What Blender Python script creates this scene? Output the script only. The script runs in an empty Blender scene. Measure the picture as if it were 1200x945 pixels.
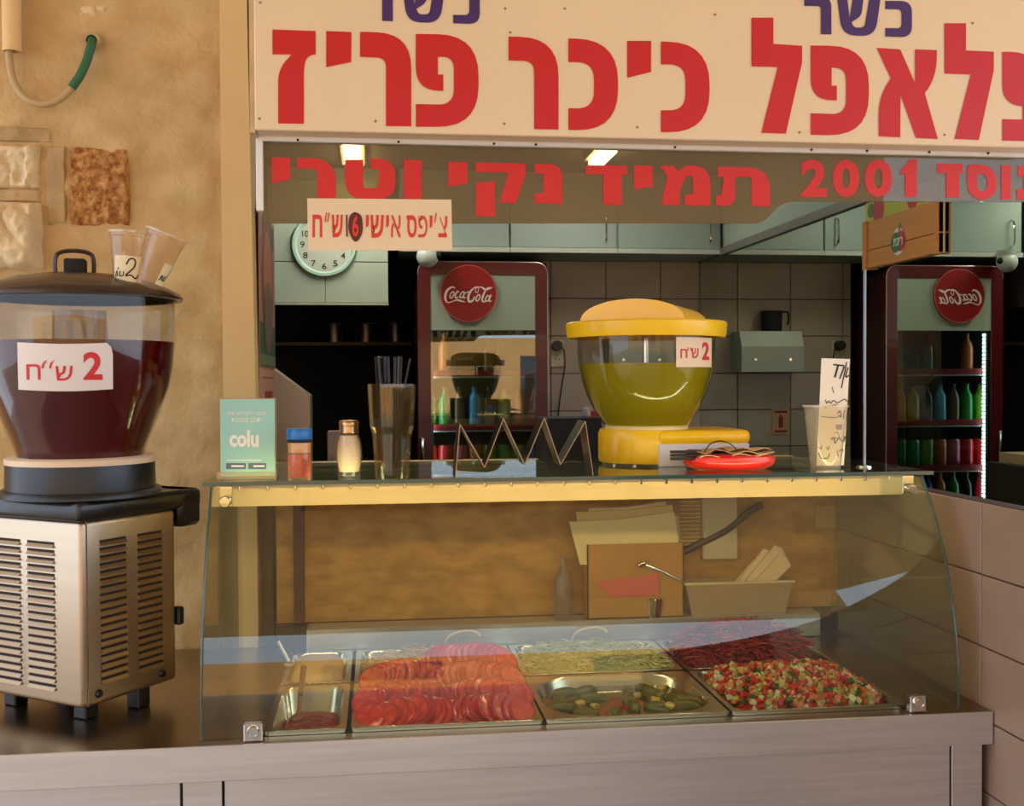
import bpy, bmesh, math, random
import numpy as np
from mathutils import Vector, Matrix, noise
from mathutils.geometry import tessellate_polygon
random.seed(7)
PI = math.pi
SC = bpy.context.scene
COL = SC.collection

# ------------------------------------------------------------------ camera
F = 1292.0; CX = 600.0; CY = 472.5
CAM = Vector((0, 0, 1.58))
ROT = Matrix.Rotation(math.radians(-7.06), 3, 'Z') @ Matrix.Rotation(math.radians(90 - 1.13), 3, 'X') @ Matrix.Rotation(math.radians(-0.27), 3, 'Z')
cd = bpy.data.cameras.new('camera'); cam = bpy.data.objects.new('camera', cd); COL.objects.link(cam)
cam.matrix_world = Matrix.Translation(CAM) @ ROT.to_4x4()
cd.sensor_width = 36; cd.lens = F / 1200 * 36; cd.clip_start = .05; cd.clip_end = 100
SC.camera = cam

def P(ax, v, x, y):
    """surveyed point: where the sight line through photo point (x,y) meets the plane ax=v"""
    d = ROT @ Vector(((x - CX) / F, -(y - CY) / F, -1)); i = 'XYZ'.index(ax)
    return CAM + d * ((v - CAM[i]) / d[i])

# ------------------------------------------------------------------ world, sun, exposure
w = bpy.data.worlds.new('sky'); SC.world = w; w.use_nodes = True
nt = w.node_tree; nt.nodes.clear()
wo = nt.nodes.new('ShaderNodeOutputWorld'); bg = nt.nodes.new('ShaderNodeBackground')
tc = nt.nodes.new('ShaderNodeTexCoord'); sx = nt.nodes.new('ShaderNodeSeparateXYZ'); cr = nt.nodes.new('ShaderNodeValToRGB')
nt.links.new(tc.outputs['Generated'], sx.inputs[0]); nt.links.new(sx.outputs['Z'], cr.inputs[0])
cr.color_ramp.elements[0].position = 0.0; cr.color_ramp.elements[0].color = (.74, .84, 1.0, 1)
cr.color_ramp.elements[1].position = 0.75; cr.color_ramp.elements[1].color = (.62, .76, 1.0, 1)
nt.links.new(cr.outputs[0], bg.inputs[0]); bg.inputs[1].default_value = 2.2
nt.links.new(bg.outputs[0], wo.inputs[0])
def sun(name, rot, e, col, ang):
    l = bpy.data.lights.new(name, 'SUN'); l.energy = e; l.color = col; l.angle = math.radians(ang)
    o = bpy.data.objects.new(name, l); COL.objects.link(o); o.rotation_euler = [math.radians(a) for a in rot]; return o
sun('sun', (-50, 0, 12), 8.0, (1, .86, .68), 1.0)
SC.view_settings.view_transform = 'Standard'; SC.view_settings.look = 'None'
SC.view_settings.gamma = 1; SC.view_settings.use_curve_mapping = False
SC.view_settings.exposure = 0.50

# ------------------------------------------------------------------ materials
def lin(c):
    return tuple([((v / 255) / 12.92 if v / 255 <= .04045 else ((v / 255 + .055) / 1.055) ** 2.4) for v in c[:3]]) + (1,)
MATS = {}
def mat(name, col, rough=.5, metal=0, var=0, vscale=8, bump=0, bscale=40, emit=None, es=0, coat=0, col2=None, stretch=None, trans=0, sss=0, alpha=1, spec=None, detail=6):
    if name in MATS: return MATS[name]
    m = bpy.data.materials.new(name); m.use_nodes = True; MATS[name] = m
    n = m.node_tree.nodes; L = m.node_tree.links; b = n['Principled BSDF']
    b.inputs['Base Color'].default_value = lin(col); b.inputs['Roughness'].default_value = rough
    b.inputs['Metallic'].default_value = metal; b.inputs['Coat Weight'].default_value = coat
    b.inputs['Transmission Weight'].default_value = trans; b.inputs['Alpha'].default_value = alpha
    if spec is not None: b.inputs['Specular IOR Level'].default_value = spec
    if sss: b.inputs['Subsurface Weight'].default_value = sss; b.inputs['Subsurface Scale'].default_value = .01
    if emit: b.inputs['Emission Color'].default_value = lin(emit); b.inputs['Emission Strength'].default_value = es
    if var or bump or col2:
        t = n.new('ShaderNodeTexCoord'); mp = n.new('ShaderNodeMapping'); L.new(t.outputs['Object'], mp.inputs[0])
        if stretch: mp.inputs['Scale'].default_value = stretch
    if var or col2:
        nz = n.new('ShaderNodeTexNoise'); nz.inputs['Scale'].default_value = vscale; nz.inputs['Detail'].default_value = detail
        L.new(mp.outputs[0], nz.inputs['Vector'])
        r = n.new('ShaderNodeValToRGB'); L.new(nz.outputs[0], r.inputs[0])
        c1 = lin(col); c2 = lin(col2) if col2 else tuple(v * (1 - var) for v in c1[:3]) + (1,)
        r.color_ramp.elements[0].position = .35; r.color_ramp.elements[0].color = c2
        r.color_ramp.elements[1].position = .65; r.color_ramp.elements[1].color = c1
        L.new(r.outputs[0], b.inputs['Base Color'])
    if bump:
        bz = n.new('ShaderNodeTexNoise'); bz.inputs['Scale'].default_value = bscale; bz.inputs['Detail'].default_value = 8
        L.new(mp.outputs[0], bz.inputs['Vector']); bp = n.new('ShaderNodeBump'); bp.inputs['Strength'].default_value = bump
        bp.inputs['Distance'].default_value = .01; L.new(bz.outputs[0], bp.inputs['Height']); L.new(bp.outputs[0], b.inputs['Normal'])
    return m
def thin_glass(name, tint, ior=1.5, rough=0.0, haze=0, hazecol=(255, 255, 255)):
    if name in MATS: return MATS[name]
    m = bpy.data.materials.new(name); m.use_nodes = True; MATS[name] = m
    n = m.node_tree.nodes; L = m.node_tree.links; n.clear()
    o = n.new('ShaderNodeOutputMaterial'); tr = n.new('ShaderNodeBsdfTransparent'); gl = n.new('ShaderNodeBsdfGlossy'); mx = n.new('ShaderNodeMixShader'); ge = n.new('ShaderNodeNewGeometry'); dt = n.new('ShaderNodeVectorMath'); dt.operation = 'DOT_PRODUCT'
    def mth(op, a, b=None):
        q = n.new('ShaderNodeMath'); q.operation = op
        for i, v in enumerate((a, b)):
            if v is None: continue
            if isinstance(v, (int, float)): q.inputs[i].default_value = v
            else: L.new(v, q.inputs[i])
        return q.outputs[0]
    L.new(ge.outputs['Incoming'], dt.inputs[0]); L.new(ge.outputs['Normal'], dt.inputs[1])
    f0 = ((ior - 1) / (ior + 1)) ** 2
    fac = mth('ADD', mth('MULTIPLY', mth('POWER', mth('SUBTRACT', 1.0, mth('ABSOLUTE', dt.outputs['Value'])), 5.0), 1 - f0), f0)
    tr.inputs[0].default_value = lin(tint); gl.inputs['Roughness'].default_value = rough; gl.inputs[0].default_value = (1, 1, 1, 1)
    L.new(fac, mx.inputs[0])
    L.new(gl.outputs[0], mx.inputs[2])
    if haze:
        df = n.new('ShaderNodeBsdfDiffuse'); df.inputs[0].default_value = lin(hazecol); m2 = n.new('ShaderNodeMixShader'); m2.inputs[0].default_value = haze
        L.new(tr.outputs[0], m2.inputs[1]); L.new(df.outputs[0], m2.inputs[2]); L.new(m2.outputs[0], mx.inputs[1])
    else: L.new(tr.outputs[0], mx.inputs[1])
    L.new(mx.outputs[0], o.inputs[0]); return m

# ------------------------------------------------------------------ mesh building
class MB:
    def __init__(s, M=None): s.v = []; s.f = []; s.mi = []; s.M = M; s.m = 0
    def add(s, vs, fs, m=None):
        b = len(s.v)
        for p in vs:
            p = Vector(p); s.v.append(s.M @ p if s.M else p)
        for f in fs: s.f.append([b + i for i in f]); s.mi.append(s.m if m is None else m)
        return s
    def box(s, x0, x1, y0, y1, z0, z1, bev=0, m=None, T=None, seg=1):
        if bev:
            bm = bmesh.new(); bmesh.ops.create_cube(bm, size=1)
            for v in bm.verts: v.co = Vector(((x0 + x1) / 2 + v.co.x * (x1 - x0), (y0 + y1) / 2 + v.co.y * (y1 - y0), (z0 + z1) / 2 + v.co.z * (z1 - z0)))
            bmesh.ops.bevel(bm, geom=bm.edges[:], offset=bev, segments=seg, affect='EDGES', profile=.5)
            vs = [v.co.copy() for v in bm.verts]; fs = [[v.index for v in f.verts] for f in bm.faces]
            bm.verts.index_update(); fs = [[v.index for v in f.verts] for f in bm.faces]; bm.free()
        else:
            vs = [Vector((x, y, z)) for z in (z0, z1) for y in (y0, y1) for x in (x0, x1)]
            fs = [[0, 2, 3, 1], [4, 5, 7, 6], [0, 1, 5, 4], [2, 6, 7, 3], [0, 4, 6, 2], [1, 3, 7, 5]]
        if T: vs = [T @ v for v in vs]
        return s.add(vs, fs, m)
    def lathe(s, prof, c=(0, 0, 0), n=32, m=None, T=None, a0=0, a1=2 * PI, rx=1, ry=1):
        full = abs(a1 - a0 - 2 * PI) < 1e-6; k = n if full else n + 1; vs = []; fs = []
        for r, z in prof:
            for i in range(k):
                a = a0 + (a1 - a0) * i / n
                vs.append(Vector((c[0] + r * rx * math.cos(a), c[1] + r * ry * math.sin(a), c[2] + z)))
        for j in range(len(prof) - 1):
            for i in range(n):
                i2 = (i + 1) % k
                fs.append([j * k + i, j * k + i2, (j + 1) * k + i2, (j + 1) * k + i])
        if T: vs = [T @ v for v in vs]
        return s.add(vs, fs, m)
    def tube(s, pts, r, n=8, m=None, smooth=True):
        pts = [Vector(p) for p in pts]
        if smooth and len(pts) > 2: pts = catmull(pts, 6)
        rs = r if isinstance(r, (list, tuple)) else [r] * len(pts)
        if len(rs) != len(pts): rs = [rs[min(len(rs) - 1, int(i * len(rs) / len(pts)))] for i in range(len(pts))]
        vs = []; fs = []; up = None
        for i, p in enumerate(pts):
            t = (pts[min(i + 1, len(pts) - 1)] - pts[max(i - 1, 0)]).normalized()
            if up is None: up = t.orthogonal().normalized()
            up = (up - t * up.dot(t)).normalized(); b = t.cross(up)
            for k in range(n): a = 2 * PI * k / n; vs.append(p + (up * math.cos(a) + b * math.sin(a)) * rs[i])
        for i in range(len(pts) - 1):
            for k in range(n): fs.append([i * n + k, i * n + (k + 1) % n, (i + 1) * n + (k + 1) % n, (i + 1) * n + k])
        fs.append(list(range(n))[::-1]); fs.append([(len(pts) - 1) * n + k for k in range(n)])
        return s.add(vs, fs, m)
    def prism(s, a, b, m=None):
        """side walls + caps between two matching outlines (lists of 3D points)"""
        n = len(a); a = [Vector(p) for p in a]; b = [Vector(p) for p in b]
        fs = [[i, (i + 1) % n, n + (i + 1) % n, n + i] for i in range(n)]
        for t in tessellate_polygon([a]): fs.append([t[0], t[1], t[2]]); fs.append([n + t[2], n + t[1], n + t[0]])
        return s.add(a + b, fs, m)
    def flat(s, pts, m=None):
        pts = [Vector(p) for p in pts]
        return s.add(pts, [list(t) for t in tessellate_polygon([pts])], m)
    def quad(s, a, b, c, d, m=None): return s.add([a, b, c, d], [[0, 1, 2, 3]], m)
    def sphere(s, c, r, n=16, m=None, sc=(1, 1, 1), T=None):
        prof = [(max(1e-5, math.sin(PI * j / n)), -math.cos(PI * j / n)) for j in range(n + 1)]
        X = Matrix.Translation(c) @ Matrix.Diagonal((r * sc[0], r * sc[1], r * sc[2], 1))
        if T: X = Matrix.Translation(c) @ T @ Matrix.Diagonal((r * sc[0], r * sc[1], r * sc[2], 1))
        return s.lathe(prof, (0, 0, 0), n, m, X)
def catmull(p, k):
    out = []
    for i in range(len(p) - 1):
        a = p[max(i - 1, 0)]; b = p[i]; c = p[i + 1]; d = p[min(i + 2, len(p) - 1)]
        for j in range(k):
            t = j / k
            out.append(.5 * ((2 * b) + (c - a) * t + (2 * a - 5 * b + 4 * c - d) * t * t + (3 * b - a - 3 * c + d) * t ** 3))
    out.append(p[-1]); return out
BASE = {}
def props(o, label=None, cat=None, group=None, kind=None):
    if label: o['label'] = label
    if cat: o['category'] = cat
    if group: o['group'] = group
    if kind: o['kind'] = kind
    return o
def thing(name, label, cat, loc, group=None, kind=None):
    o = bpy.data.objects.new(name, None); COL.objects.link(o); o.location = loc; o.empty_display_size = .05
    BASE[o.name] = Vector(loc); return props(o, label, cat, group, kind)
def ob(name, mb, mats, parent=None, label=None, cat=None, group=None, kind=None, smooth=False, loc=None, ang=40):
    base = BASE.get(parent.name, Vector((0, 0, 0))) if parent else (Vector(loc) if loc is not None else Vector((0, 0, 0)))
    me = bpy.data.meshes.new(name)
    me.from_pydata([tuple(v - base) for v in mb.v], [], mb.f)
    if not isinstance(mats, (list, tuple)): mats = [mats]
    for m in mats: me.materials.append(m)
    for p, i in zip(me.polygons, mb.mi): p.material_index = i; p.use_smooth = smooth
    bm = bmesh.new(); bm.from_mesh(me)
    if smooth: bmesh.ops.remove_doubles(bm, verts=bm.verts, dist=1e-5)
    bmesh.ops.recalc_face_normals(bm, faces=bm.faces)
    if smooth:
        ca = math.radians(ang)
        for e in bm.edges:
            if len(e.link_faces) == 2 and e.calc_face_angle(0) > ca: e.smooth = False
    bm.to_mesh(me); bm.free()
    o = bpy.data.objects.new(name, me); COL.objects.link(o)
    if parent: o.parent = parent
    elif loc is not None: o.location = loc
    BASE[o.name] = base
    return props(o, label, cat, group, kind)
def clone(o, parent=None, off=(0, 0, 0)):
    c = o.copy(); COL.objects.link(c); c.parent = parent
    c.location = Vector(o.location) + Vector(off); return c
def copy_tree(o, parent=None):
    c = o.copy(); COL.objects.link(c); c.parent = parent
    for ch in list(o.children): copy_tree(ch, c)
    return c
def fillet(poly, k=7):
    out = []; n = len(poly)
    for i, p in enumerate(poly):
        v = Vector((p[0], p[1]))
        if len(p) < 3 or not p[2]: out.append(v); continue
        a = Vector(poly[i - 1][:2]); b = Vector(poly[(i + 1) % n][:2])
        da = a - v; db = b - v; ra = min(p[2], da.length * .98); rb = min(p[2], db.length * .98)
        s = v + da.normalized() * ra; e = v + db.normalized() * rb
        for j in range(k + 1):
            t = j / k; out.append(s * (1 - t) ** 2 + v * 2 * t * (1 - t) + e * t * t)
    return out
def text2d(body, size=1, bold=0, squash=1):
    cu = bpy.data.curves.new('tmp_text', 'FONT'); cu.body = body; cu.size = size; cu.offset = bold; cu.align_x = 'CENTER'; cu.align_y = 'CENTER'; cu.resolution_u = 4
    o = bpy.data.objects.new('tmp_text', cu); COL.objects.link(o)
    dg = bpy.context.evaluated_depsgraph_get(); me = o.evaluated_get(dg).to_mesh()
    vs = [Vector((v.co.x * squash, v.co.y)) for v in me.vertices]; fs = [list(p.vertices) for p in me.polygons]
    o.evaluated_get(dg).to_mesh_clear(); bpy.data.objects.remove(o); bpy.data.curves.remove(cu)
    return vs, fs
def fit_text(body, u0, v0, u1, v1, bold=0):
    """2D glyphs stretched to fill the box u0..u1, v0..v1 (v0 = top)"""
    vs, fs = text2d(body, 1, bold)
    if not vs: return [], []
    a = min(v.x for v in vs); b = max(v.x for v in vs); c = min(v.y for v in vs); d = max(v.y for v in vs)
    return [Vector((u0 + (v.x - a) / (b - a) * (u1 - u0), v1 + (v.y - c) / (d - c) * (v0 - v1))) for v in vs], fs
def ribbon(pts, wd, k=6):
    p = catmull([Vector(q) for q in pts], k) if len(pts) > 2 else [Vector(q) for q in pts]
    wl = wd if isinstance(wd, (list, tuple)) else [wd, wd]; n = len(p); vs = []; fs = []
    for i in range(n):
        t = (p[min(i + 1, n - 1)] - p[max(i - 1, 0)]).normalized(); q = Vector((-t.y, t.x))
        f = i / (n - 1) * (len(wl) - 1); j = min(int(f), len(wl) - 2); h = wl[j] * (1 - (f - j)) + wl[j + 1] * (f - j)
        vs += [p[i] + q * h / 2, p[i] - q * h / 2]
    for i in range(n - 1): fs.append([2 * i, 2 * i + 1, 2 * i + 3, 2 * i + 2])
    return vs, fs

M_steel = mat('brushed_steel', (216, 214, 212), .36, .8, var=.12, vscale=3, stretch=(1, 1, 30), bump=.03, bscale=30)
M_steel_d = mat('steel_counter_top', (170, 150, 128), .28, 1, var=.15, vscale=4)
M_steel_p = mat('pan_steel', (215, 212, 205), .22, 1)
M_chrome = mat('chrome', (220, 218, 214), .12, 1)
M_black = mat('black_plastic', (16, 15, 15), .35)
M_blackm = mat('matt_black', (10, 10, 10), .7)
M_glass = thin_glass('clear_glass', (236, 240, 232))
M_glass_edge = mat('glass_edge_green', (52, 84, 74), .15, 0, spec=.6)
M_white = mat('white_paint', (225, 220, 208), .5)
M_paper = mat('paper', (238, 224, 200), .8)
M_red = mat('sign_red', (196, 14, 22), .45)
M_redf = mat('film_red', (206, 30, 26), .5)
M_purple = mat('sign_purple', (62, 30, 92), .45)
M_cream = mat('sign_cream', (232, 204, 164), .42, var=.06, vscale=1.5)

# ------------------------------------------------------------------ street side (only mirrored in the glass)
WALL_Y = 3.0
M_ground = mat('pavement', (150, 140, 126), .85, var=.2, vscale=2)
ob('floor_street', MB().box(-9, 9, -8, 2.17, -.1, 0), M_ground, kind='structure')
M_fac = mat('street_stone', (206, 160, 104), .85, var=.15, vscale=1.2)
fm = MB().box(-9, 9, -8.3, -8, 0, 2.3)
ob('wall_street_opposite', fm, M_fac, kind='structure')
M_shut = mat('dark_shutter', (60, 66, 72), .6)
for i, x in enumerate((-6.2, -3.6, -.6, 2.4, 5.2)):
    ob('window_%d' % (i + 1), MB().box(x, x + 1.3, -8.02, -7.95, .9, 2.0), M_shut, kind='structure')

# ------------------------------------------------------------------ room shell
M_plaster = mat('ochre_plaster', (212, 180, 126), .9, var=.16, vscale=9, bump=.5, bscale=60, col2=(192, 156, 100))
def rough_sheet(x0, x1, z0, z1, y, nx, nz, amp, sc, seed=0):
    m = MB(); vs = []
    for j in range(nz + 1):
        for i in range(nx + 1):
            x = x0 + (x1 - x0) * i / nx; z = z0 + (z1 - z0) * j / nz
            d = noise.fractal(Vector((x * sc + seed, z * sc, seed)), 1, 2, 5) * amp
            vs.append((x, y - d, z))
    m.add(vs, [[j * (nx + 1) + i, j * (nx + 1) + i + 1, (j + 1) * (nx + 1) + i + 1, (j + 1) * (nx + 1) + i] for j in range(nz) for i in range(nx)])
    return m
XP0 = P('Y', 2.97, 259, 200).x; XP1 = P('Y', 2.97, 299, 380).x
wl = rough_sheet(-2.6, XP0 + .01, 0, 3.2, WALL_Y - .01, 190, 240, .014, 7)
wl.box(-2.6, XP0 + .01, WALL_Y + .006, WALL_Y + .4, 0, 3.2)
wall_left = ob('wall_left', wl, M_plaster, kind='structure', smooth=True)
M_pil = mat('smooth_plaster', (226, 190, 130), .85, var=.05, vscale=6)
jm = MB(); xt = P('Y', 2.97, 289, 20).x
jm.prism([(XP0, 2.97, 0), (XP1, 2.97, 0), (XP1, 2.97, 1.5), (xt, 2.97, 2.6), (xt, 2.97, 3.2), (XP0, 2.97, 3.2)],
         [(XP0, 3.42, 0), (XP1, 3.42, 0), (XP1, 3.42, 1.5), (xt, 3.42, 2.6), (xt, 3.42, 3.2), (XP0, 3.42, 3.2)])
ob('trim_1', jm, M_pil, kind='structure')
XW = 1.29
M_wall_in = mat('mint_wall_paint', (150, 166, 150), .6)
ob('wall_lintel', MB().box(XP1, 2.6, 2.97, 3.07, 2.34, 3.2), M_pil, kind='structure')
M_grout = mat('grout', (70, 58, 50), .9)
M_stile = mat('pinkish_stone_tile', (158, 130, 110), .38, var=.14, vscale=6, bump=.04, bscale=12)
XM = 1.64
wr = MB().box(XW + .006, XW + .045, -1.0, 3.3, 0, 1.316)
wall_right = ob('wall_right', wr, M_grout, kind='structure')
tl = {}
def tile_mesh(key, w_, h_, t_, m, axis):
    me = tl.get(key)
    if me: return me
    b = MB()
    if axis == 'x': b.box(0, t_, 0, w_, 0, h_, bev=.0015)
    else: b.box(0, w_, 0, t_, 0, h_, bev=.0015)
    o = ob('tile', b, m); me = o.data; bpy.data.objects.remove(o); tl[key] = me; return me
def put_tile(parent, me, loc):
    o = bpy.data.objects.new('tile', me); COL.objects.link(o); o.parent = parent; o.location = loc
for r in range(9):
    z0 = 1.317 - .1545 * (r + 1)
    ys = [.917 + .65 * k for k in range(4)]
    for y0 in ys:
        if z0 < 0: continue
        w_ = min(.65, 3.3 - y0) - .0035
        put_tile(wall_right, tile_mesh(('s', round(w_, 3)), w_, .1515, .012, M_stile, 'x'), (XW - .004, y0, z0))
M_mirror = mat('mirror_silver', (205, 214, 205), .008, 1)
mir = ob('mirror', MB().box(XM - .006, XM, 2.42, 5.43, 1.2, 2.171), M_mirror, label='large mirror covering the shop side wall, reflecting the fridge and cabinets', cat='mirror')
ob('mirror_trim', MB().box(XM - .02, XM - .001, 2.42, 5.08, 2.171, 2.205), mat('grey_trim', (105, 105, 98), .5), parent=mir)
ob('wall_shop_right', MB().box(XM, XM + .15, 2.4, 6.2, 0, 2.62), M_wall_in, kind='structure')
# back wall with tiles
BY = 5.45
M_gw = mat('grey_wall_tile', (184, 170, 154), .35, var=.12, vscale=5, bump=.03, bscale=10)
wb = MB().box(.824, XM, BY, 6.1, 0, 2.6)
wall_back = ob('wall_back', wb, M_grout, kind='structure')
M_mt = mat('mint_wall_tile', (168, 184, 168), .3, var=.07, vscale=4)
xj = [.827, .871, 1.152, 1.433, XM]
for r in range(13):
    z0 = 1.805 + .188 * (r - 9)
    for a, b_ in zip(xj[:-1], xj[1:]):
        w_ = b_ - a - .004
        put_tile(wall_back, tile_mesh(('b', round(w_, 3)), w_, .184, .01, M_gw, 'y'), (a + .002, BY - .006, z0 + .002))
M_dark = mat('dark_wall', (46, 42, 38), .8, var=.3, vscale=3)  # dark mottled grey-brown for the kitchen walls
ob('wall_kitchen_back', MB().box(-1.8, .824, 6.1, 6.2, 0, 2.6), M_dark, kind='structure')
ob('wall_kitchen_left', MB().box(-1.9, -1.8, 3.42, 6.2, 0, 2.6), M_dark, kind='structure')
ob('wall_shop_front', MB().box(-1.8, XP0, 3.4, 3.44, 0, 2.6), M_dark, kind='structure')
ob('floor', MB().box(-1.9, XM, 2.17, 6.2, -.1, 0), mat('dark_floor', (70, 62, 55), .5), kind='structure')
ob('ceiling', MB().box(-1.9, XM, 3.07, 6.2, 2.56, 2.62), mat('ceiling_paint', (150, 150, 138), .8), kind='structure')
# unseen awning over the stall; front drop added to narrow the mirrored sky
M_awn = mat('tan_awning', (226, 190, 140), .9)
aw = MB(); aw.box(-3, 3.2, -2.6, 2.96, 3.21, 3.23); aw.box(-3, 3.2, -2.62, -2.6, 2.45, 3.23)
ob('awning', aw, M_awn, label='tan fabric awning stretched above the falafel stall', cat='awning')

# low wall behind the display case: wooden board under a cream ledge
M_board = mat('amber_chipboard', (204, 150, 70), .55, var=.3, vscale=14, stretch=(1, 1, 2.2), col2=(170, 118, 50), bump=.1, bscale=40)
bt = MB().box(-.262, XW - .006, 2.95, 3.2, .88, 1.298)
board = ob('back_board', bt, M_board, label='amber chipboard panel closing the back behind the display case', cat='panel')
ob('pole_reflection', MB().box(P('Y', 2.945, 344, 650).x, P('Y', 2.945, 357, 650).x, 2.938, 2.951, .935, 1.297), mat('reflected_pole_brown', (84, 40, 20), .5), parent=board)  # dark strip put on the board as the reflection of an awning pole
ob('bottom_rail', MB().box(-.262, XW - .01, 2.938, 2.951, .88, .945), mat('dark_rail', (66, 42, 22), .5), parent=board)
ledge = ob('back_ledge', MB().box(-.345, XW - .01, 2.56, 2.965, 1.298, 1.345).box(XP1 + .002, XW - .01, 2.965, 3.32, 1.298, 1.345), mat('cream_ledge', (246, 214, 158), .5, var=.05, vscale=3), label='cream painted ledge under the rear of the glass shelf', cat='ledge')

# ------------------------------------------------------------------ steel counter
CT = .88; CF = 2.164
ct = thing('serving_counter', 'long brushed steel counter carrying the display case and drink machine', 'counter', (.2, CF, 0))
m = MB()
HX0, HX1, HY0, HY1 = -.226, 1.121, 2.206, 2.862
m.box(-2.2, 1.282, CF, HY0, CT - .068, CT); m.box(-2.2, HX0, HY0, 2.962, CT - .068, CT)
m.box(HX1, 1.282, HY0, 2.94, CT - .068, CT); m.box(HX0, HX1, HY1, 2.94, CT - .068, CT)
ob('worktop', m, M_steel_d, ct)
ob('front_edge', MB().box(-2.2, 1.283, CF - .003, CF + .002, CT - .068, CT + .001, bev=.001), M_steel, ct)
m = MB(); m.box(HX0, HX1, HY0, HY1, .70, .71)
ob('well_bottom', m, M_blackm, ct)
ob('carcass', MB().box(-2.2, 1.27, CF + .03, 2.9, .08, .70), M_blackm, ct)
xs = [-2.0, -1.2] + [P('Y', 2.18, x, 930).x for x in (213, 262, 1113)] + [1.27]
for a, b_ in zip(xs[:-1], xs[1:]):
    ob('front_panel', MB().box(a + .0025, b_ - .0025, CF + .012, CF + .03, .06, CT - .07, bev=.001), M_steel, ct)
ob('plinth', MB().box(-2.2, 1.27, CF + .06, 2.9, 0, .08), M_blackm, ct)

# ------------------------------------------------------------------ glass display case
GX0, GX1, GZ = -.344, 1.228, 1.362
case = thing('display_case', 'curved glass display case over the salad pans on the steel counter', 'display case', (.44, 2.2, CT))
prof = [(2.197, CT + .002)] + [(P('X', 1.232, x, y).y, P('X', 1.232, x, y).z) for x, y in ((1127, 790), (1124.5, 750), (1120, 710), (1114, 670), (1106, 630), (1096, 595), (1084, 566))]
prof = [(y, z) for y, z in prof]; prof[-1] = (prof[-1][0], GZ)
pc = catmull([Vector((0, y, z)) for y, z in prof], 4)
M_gl_case = thin_glass('case_glass', (238, 242, 232), haze=.004, hazecol=(230, 225, 210), ior=1.5)
m = MB()
out = [(v.y, v.z) for v in pc]; inn = []
for i, v in enumerate(pc):
    t = (pc[min(i + 1, len(pc) - 1)] - pc[max(i - 1, 0)]).normalized(); inn.append((v.y + t.z * .006, v.z - t.y * .006))
n = len(out)
for a, b_ in ((out, 1), (inn, 1)):
    m.add([(x, y, z) for y, z in a for x in (GX0, GX1)], [[2 * i, 2 * i + 1, 2 * i + 3, 2 * i + 2] for i in range(n - 1)])
ob('front_glass', m, M_gl_case, case, smooth=True)
YB = 2.86
for x, s_ in ((GX0, 1), (GX1, -1)):
    o2 = [(y, z) for y, z in inn] + [(YB - .05, GZ - .002), (YB, CT + .002)]
    m = MB(); m.prism([(x, y, z) for y, z in o2], [(x + s_ * .006, y, z) for y, z in o2])
    g = ob('end_glass', m, M_gl_case, case)
    e = MB(); e.tube([(x + s_ * .003, y, z) for y, z in out], .0022, 6, smooth=False)
    ob('polished_edge', e, M_glass_edge, g, smooth=True)
sm = MB().box(-.362, 1.262, 2.376, 2.90, 1.3625, 1.3705)
M_gl_shelf = thin_glass('shelf_glass', (214, 228, 216), haze=.05, hazecol=(170, 178, 160))
shelf = ob('shelf_glass', sm, M_gl_shelf, case)
ob('shelf_front_edge', MB().box(-.362, 1.262, 2.3735, 2.377, 1.3622, 1.3708), M_glass_edge, shelf)
M_gold = mat('warm_steel', (232, 196, 140), .3, .8)
for (px, py) in ((264, 588), (1067, 573)):
    c = P('Y', 2.352, px, py); b = MB()
    b.box(c.x - .013, c.x + .013, 2.362, 2.366, c.z - .012, 1.362, bev=.001)
    k = ob('glass_clamp', b, M_chrome, case)
    T = Matrix.Translation(c) @ Matrix.Rotation(PI / 2, 4, 'X')
    ob('bolt', MB().lathe([(1e-5, .012), (.010, .012), (.012, .008), (.012, -.012), (1e-5, -.012)], n=24, T=T), M_chrome, k, smooth=True)
for (px, py) in ((297, 857), (1074, 822)):
    c = P('Y', 2.185, px, py); b = MB()
    b.box(c.x - .018, c.x + .018, 2.176, 2.194, CT + .0005, CT + .036, bev=.002)
    k = ob('base_clamp', b, M_chrome, case)
    T = Matrix.Translation((c.x, 2.175, CT + .021)) @ Matrix.Rotation(PI / 2, 4, 'X')
    ob('bolt', MB().lathe([(1e-5, .004), (.008, .004), (.0085, .006), (.011, .006), (.012, .003), (.012, -.004), (1e-5, -.004)], n=24, T=T), M_chrome, k, smooth=True)
# light strip with little clips under the shelf
st = MB().box(-.32, 1.2, 2.392, 2.402, 1.3545, 1.3622)
strip = ob('clip_rail', st, mat('clip_rail', (240, 210, 160), .4), case)
ob('light_strip', MB().box(-.31, 1.19, 2.4022, 2.409, 1.355, 1.3615), mat('warm_led_strip', (255, 230, 190), .4, emit=(255, 224, 180), es=27), strip)
for k in range(26):
    x = -.29 + k * .058
    c_ = MB().box(x, x + .006, 2.386, 2.392, 1.350, 1.360, bev=.001)
    ob('clip', c_, M_chrome, strip)

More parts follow.
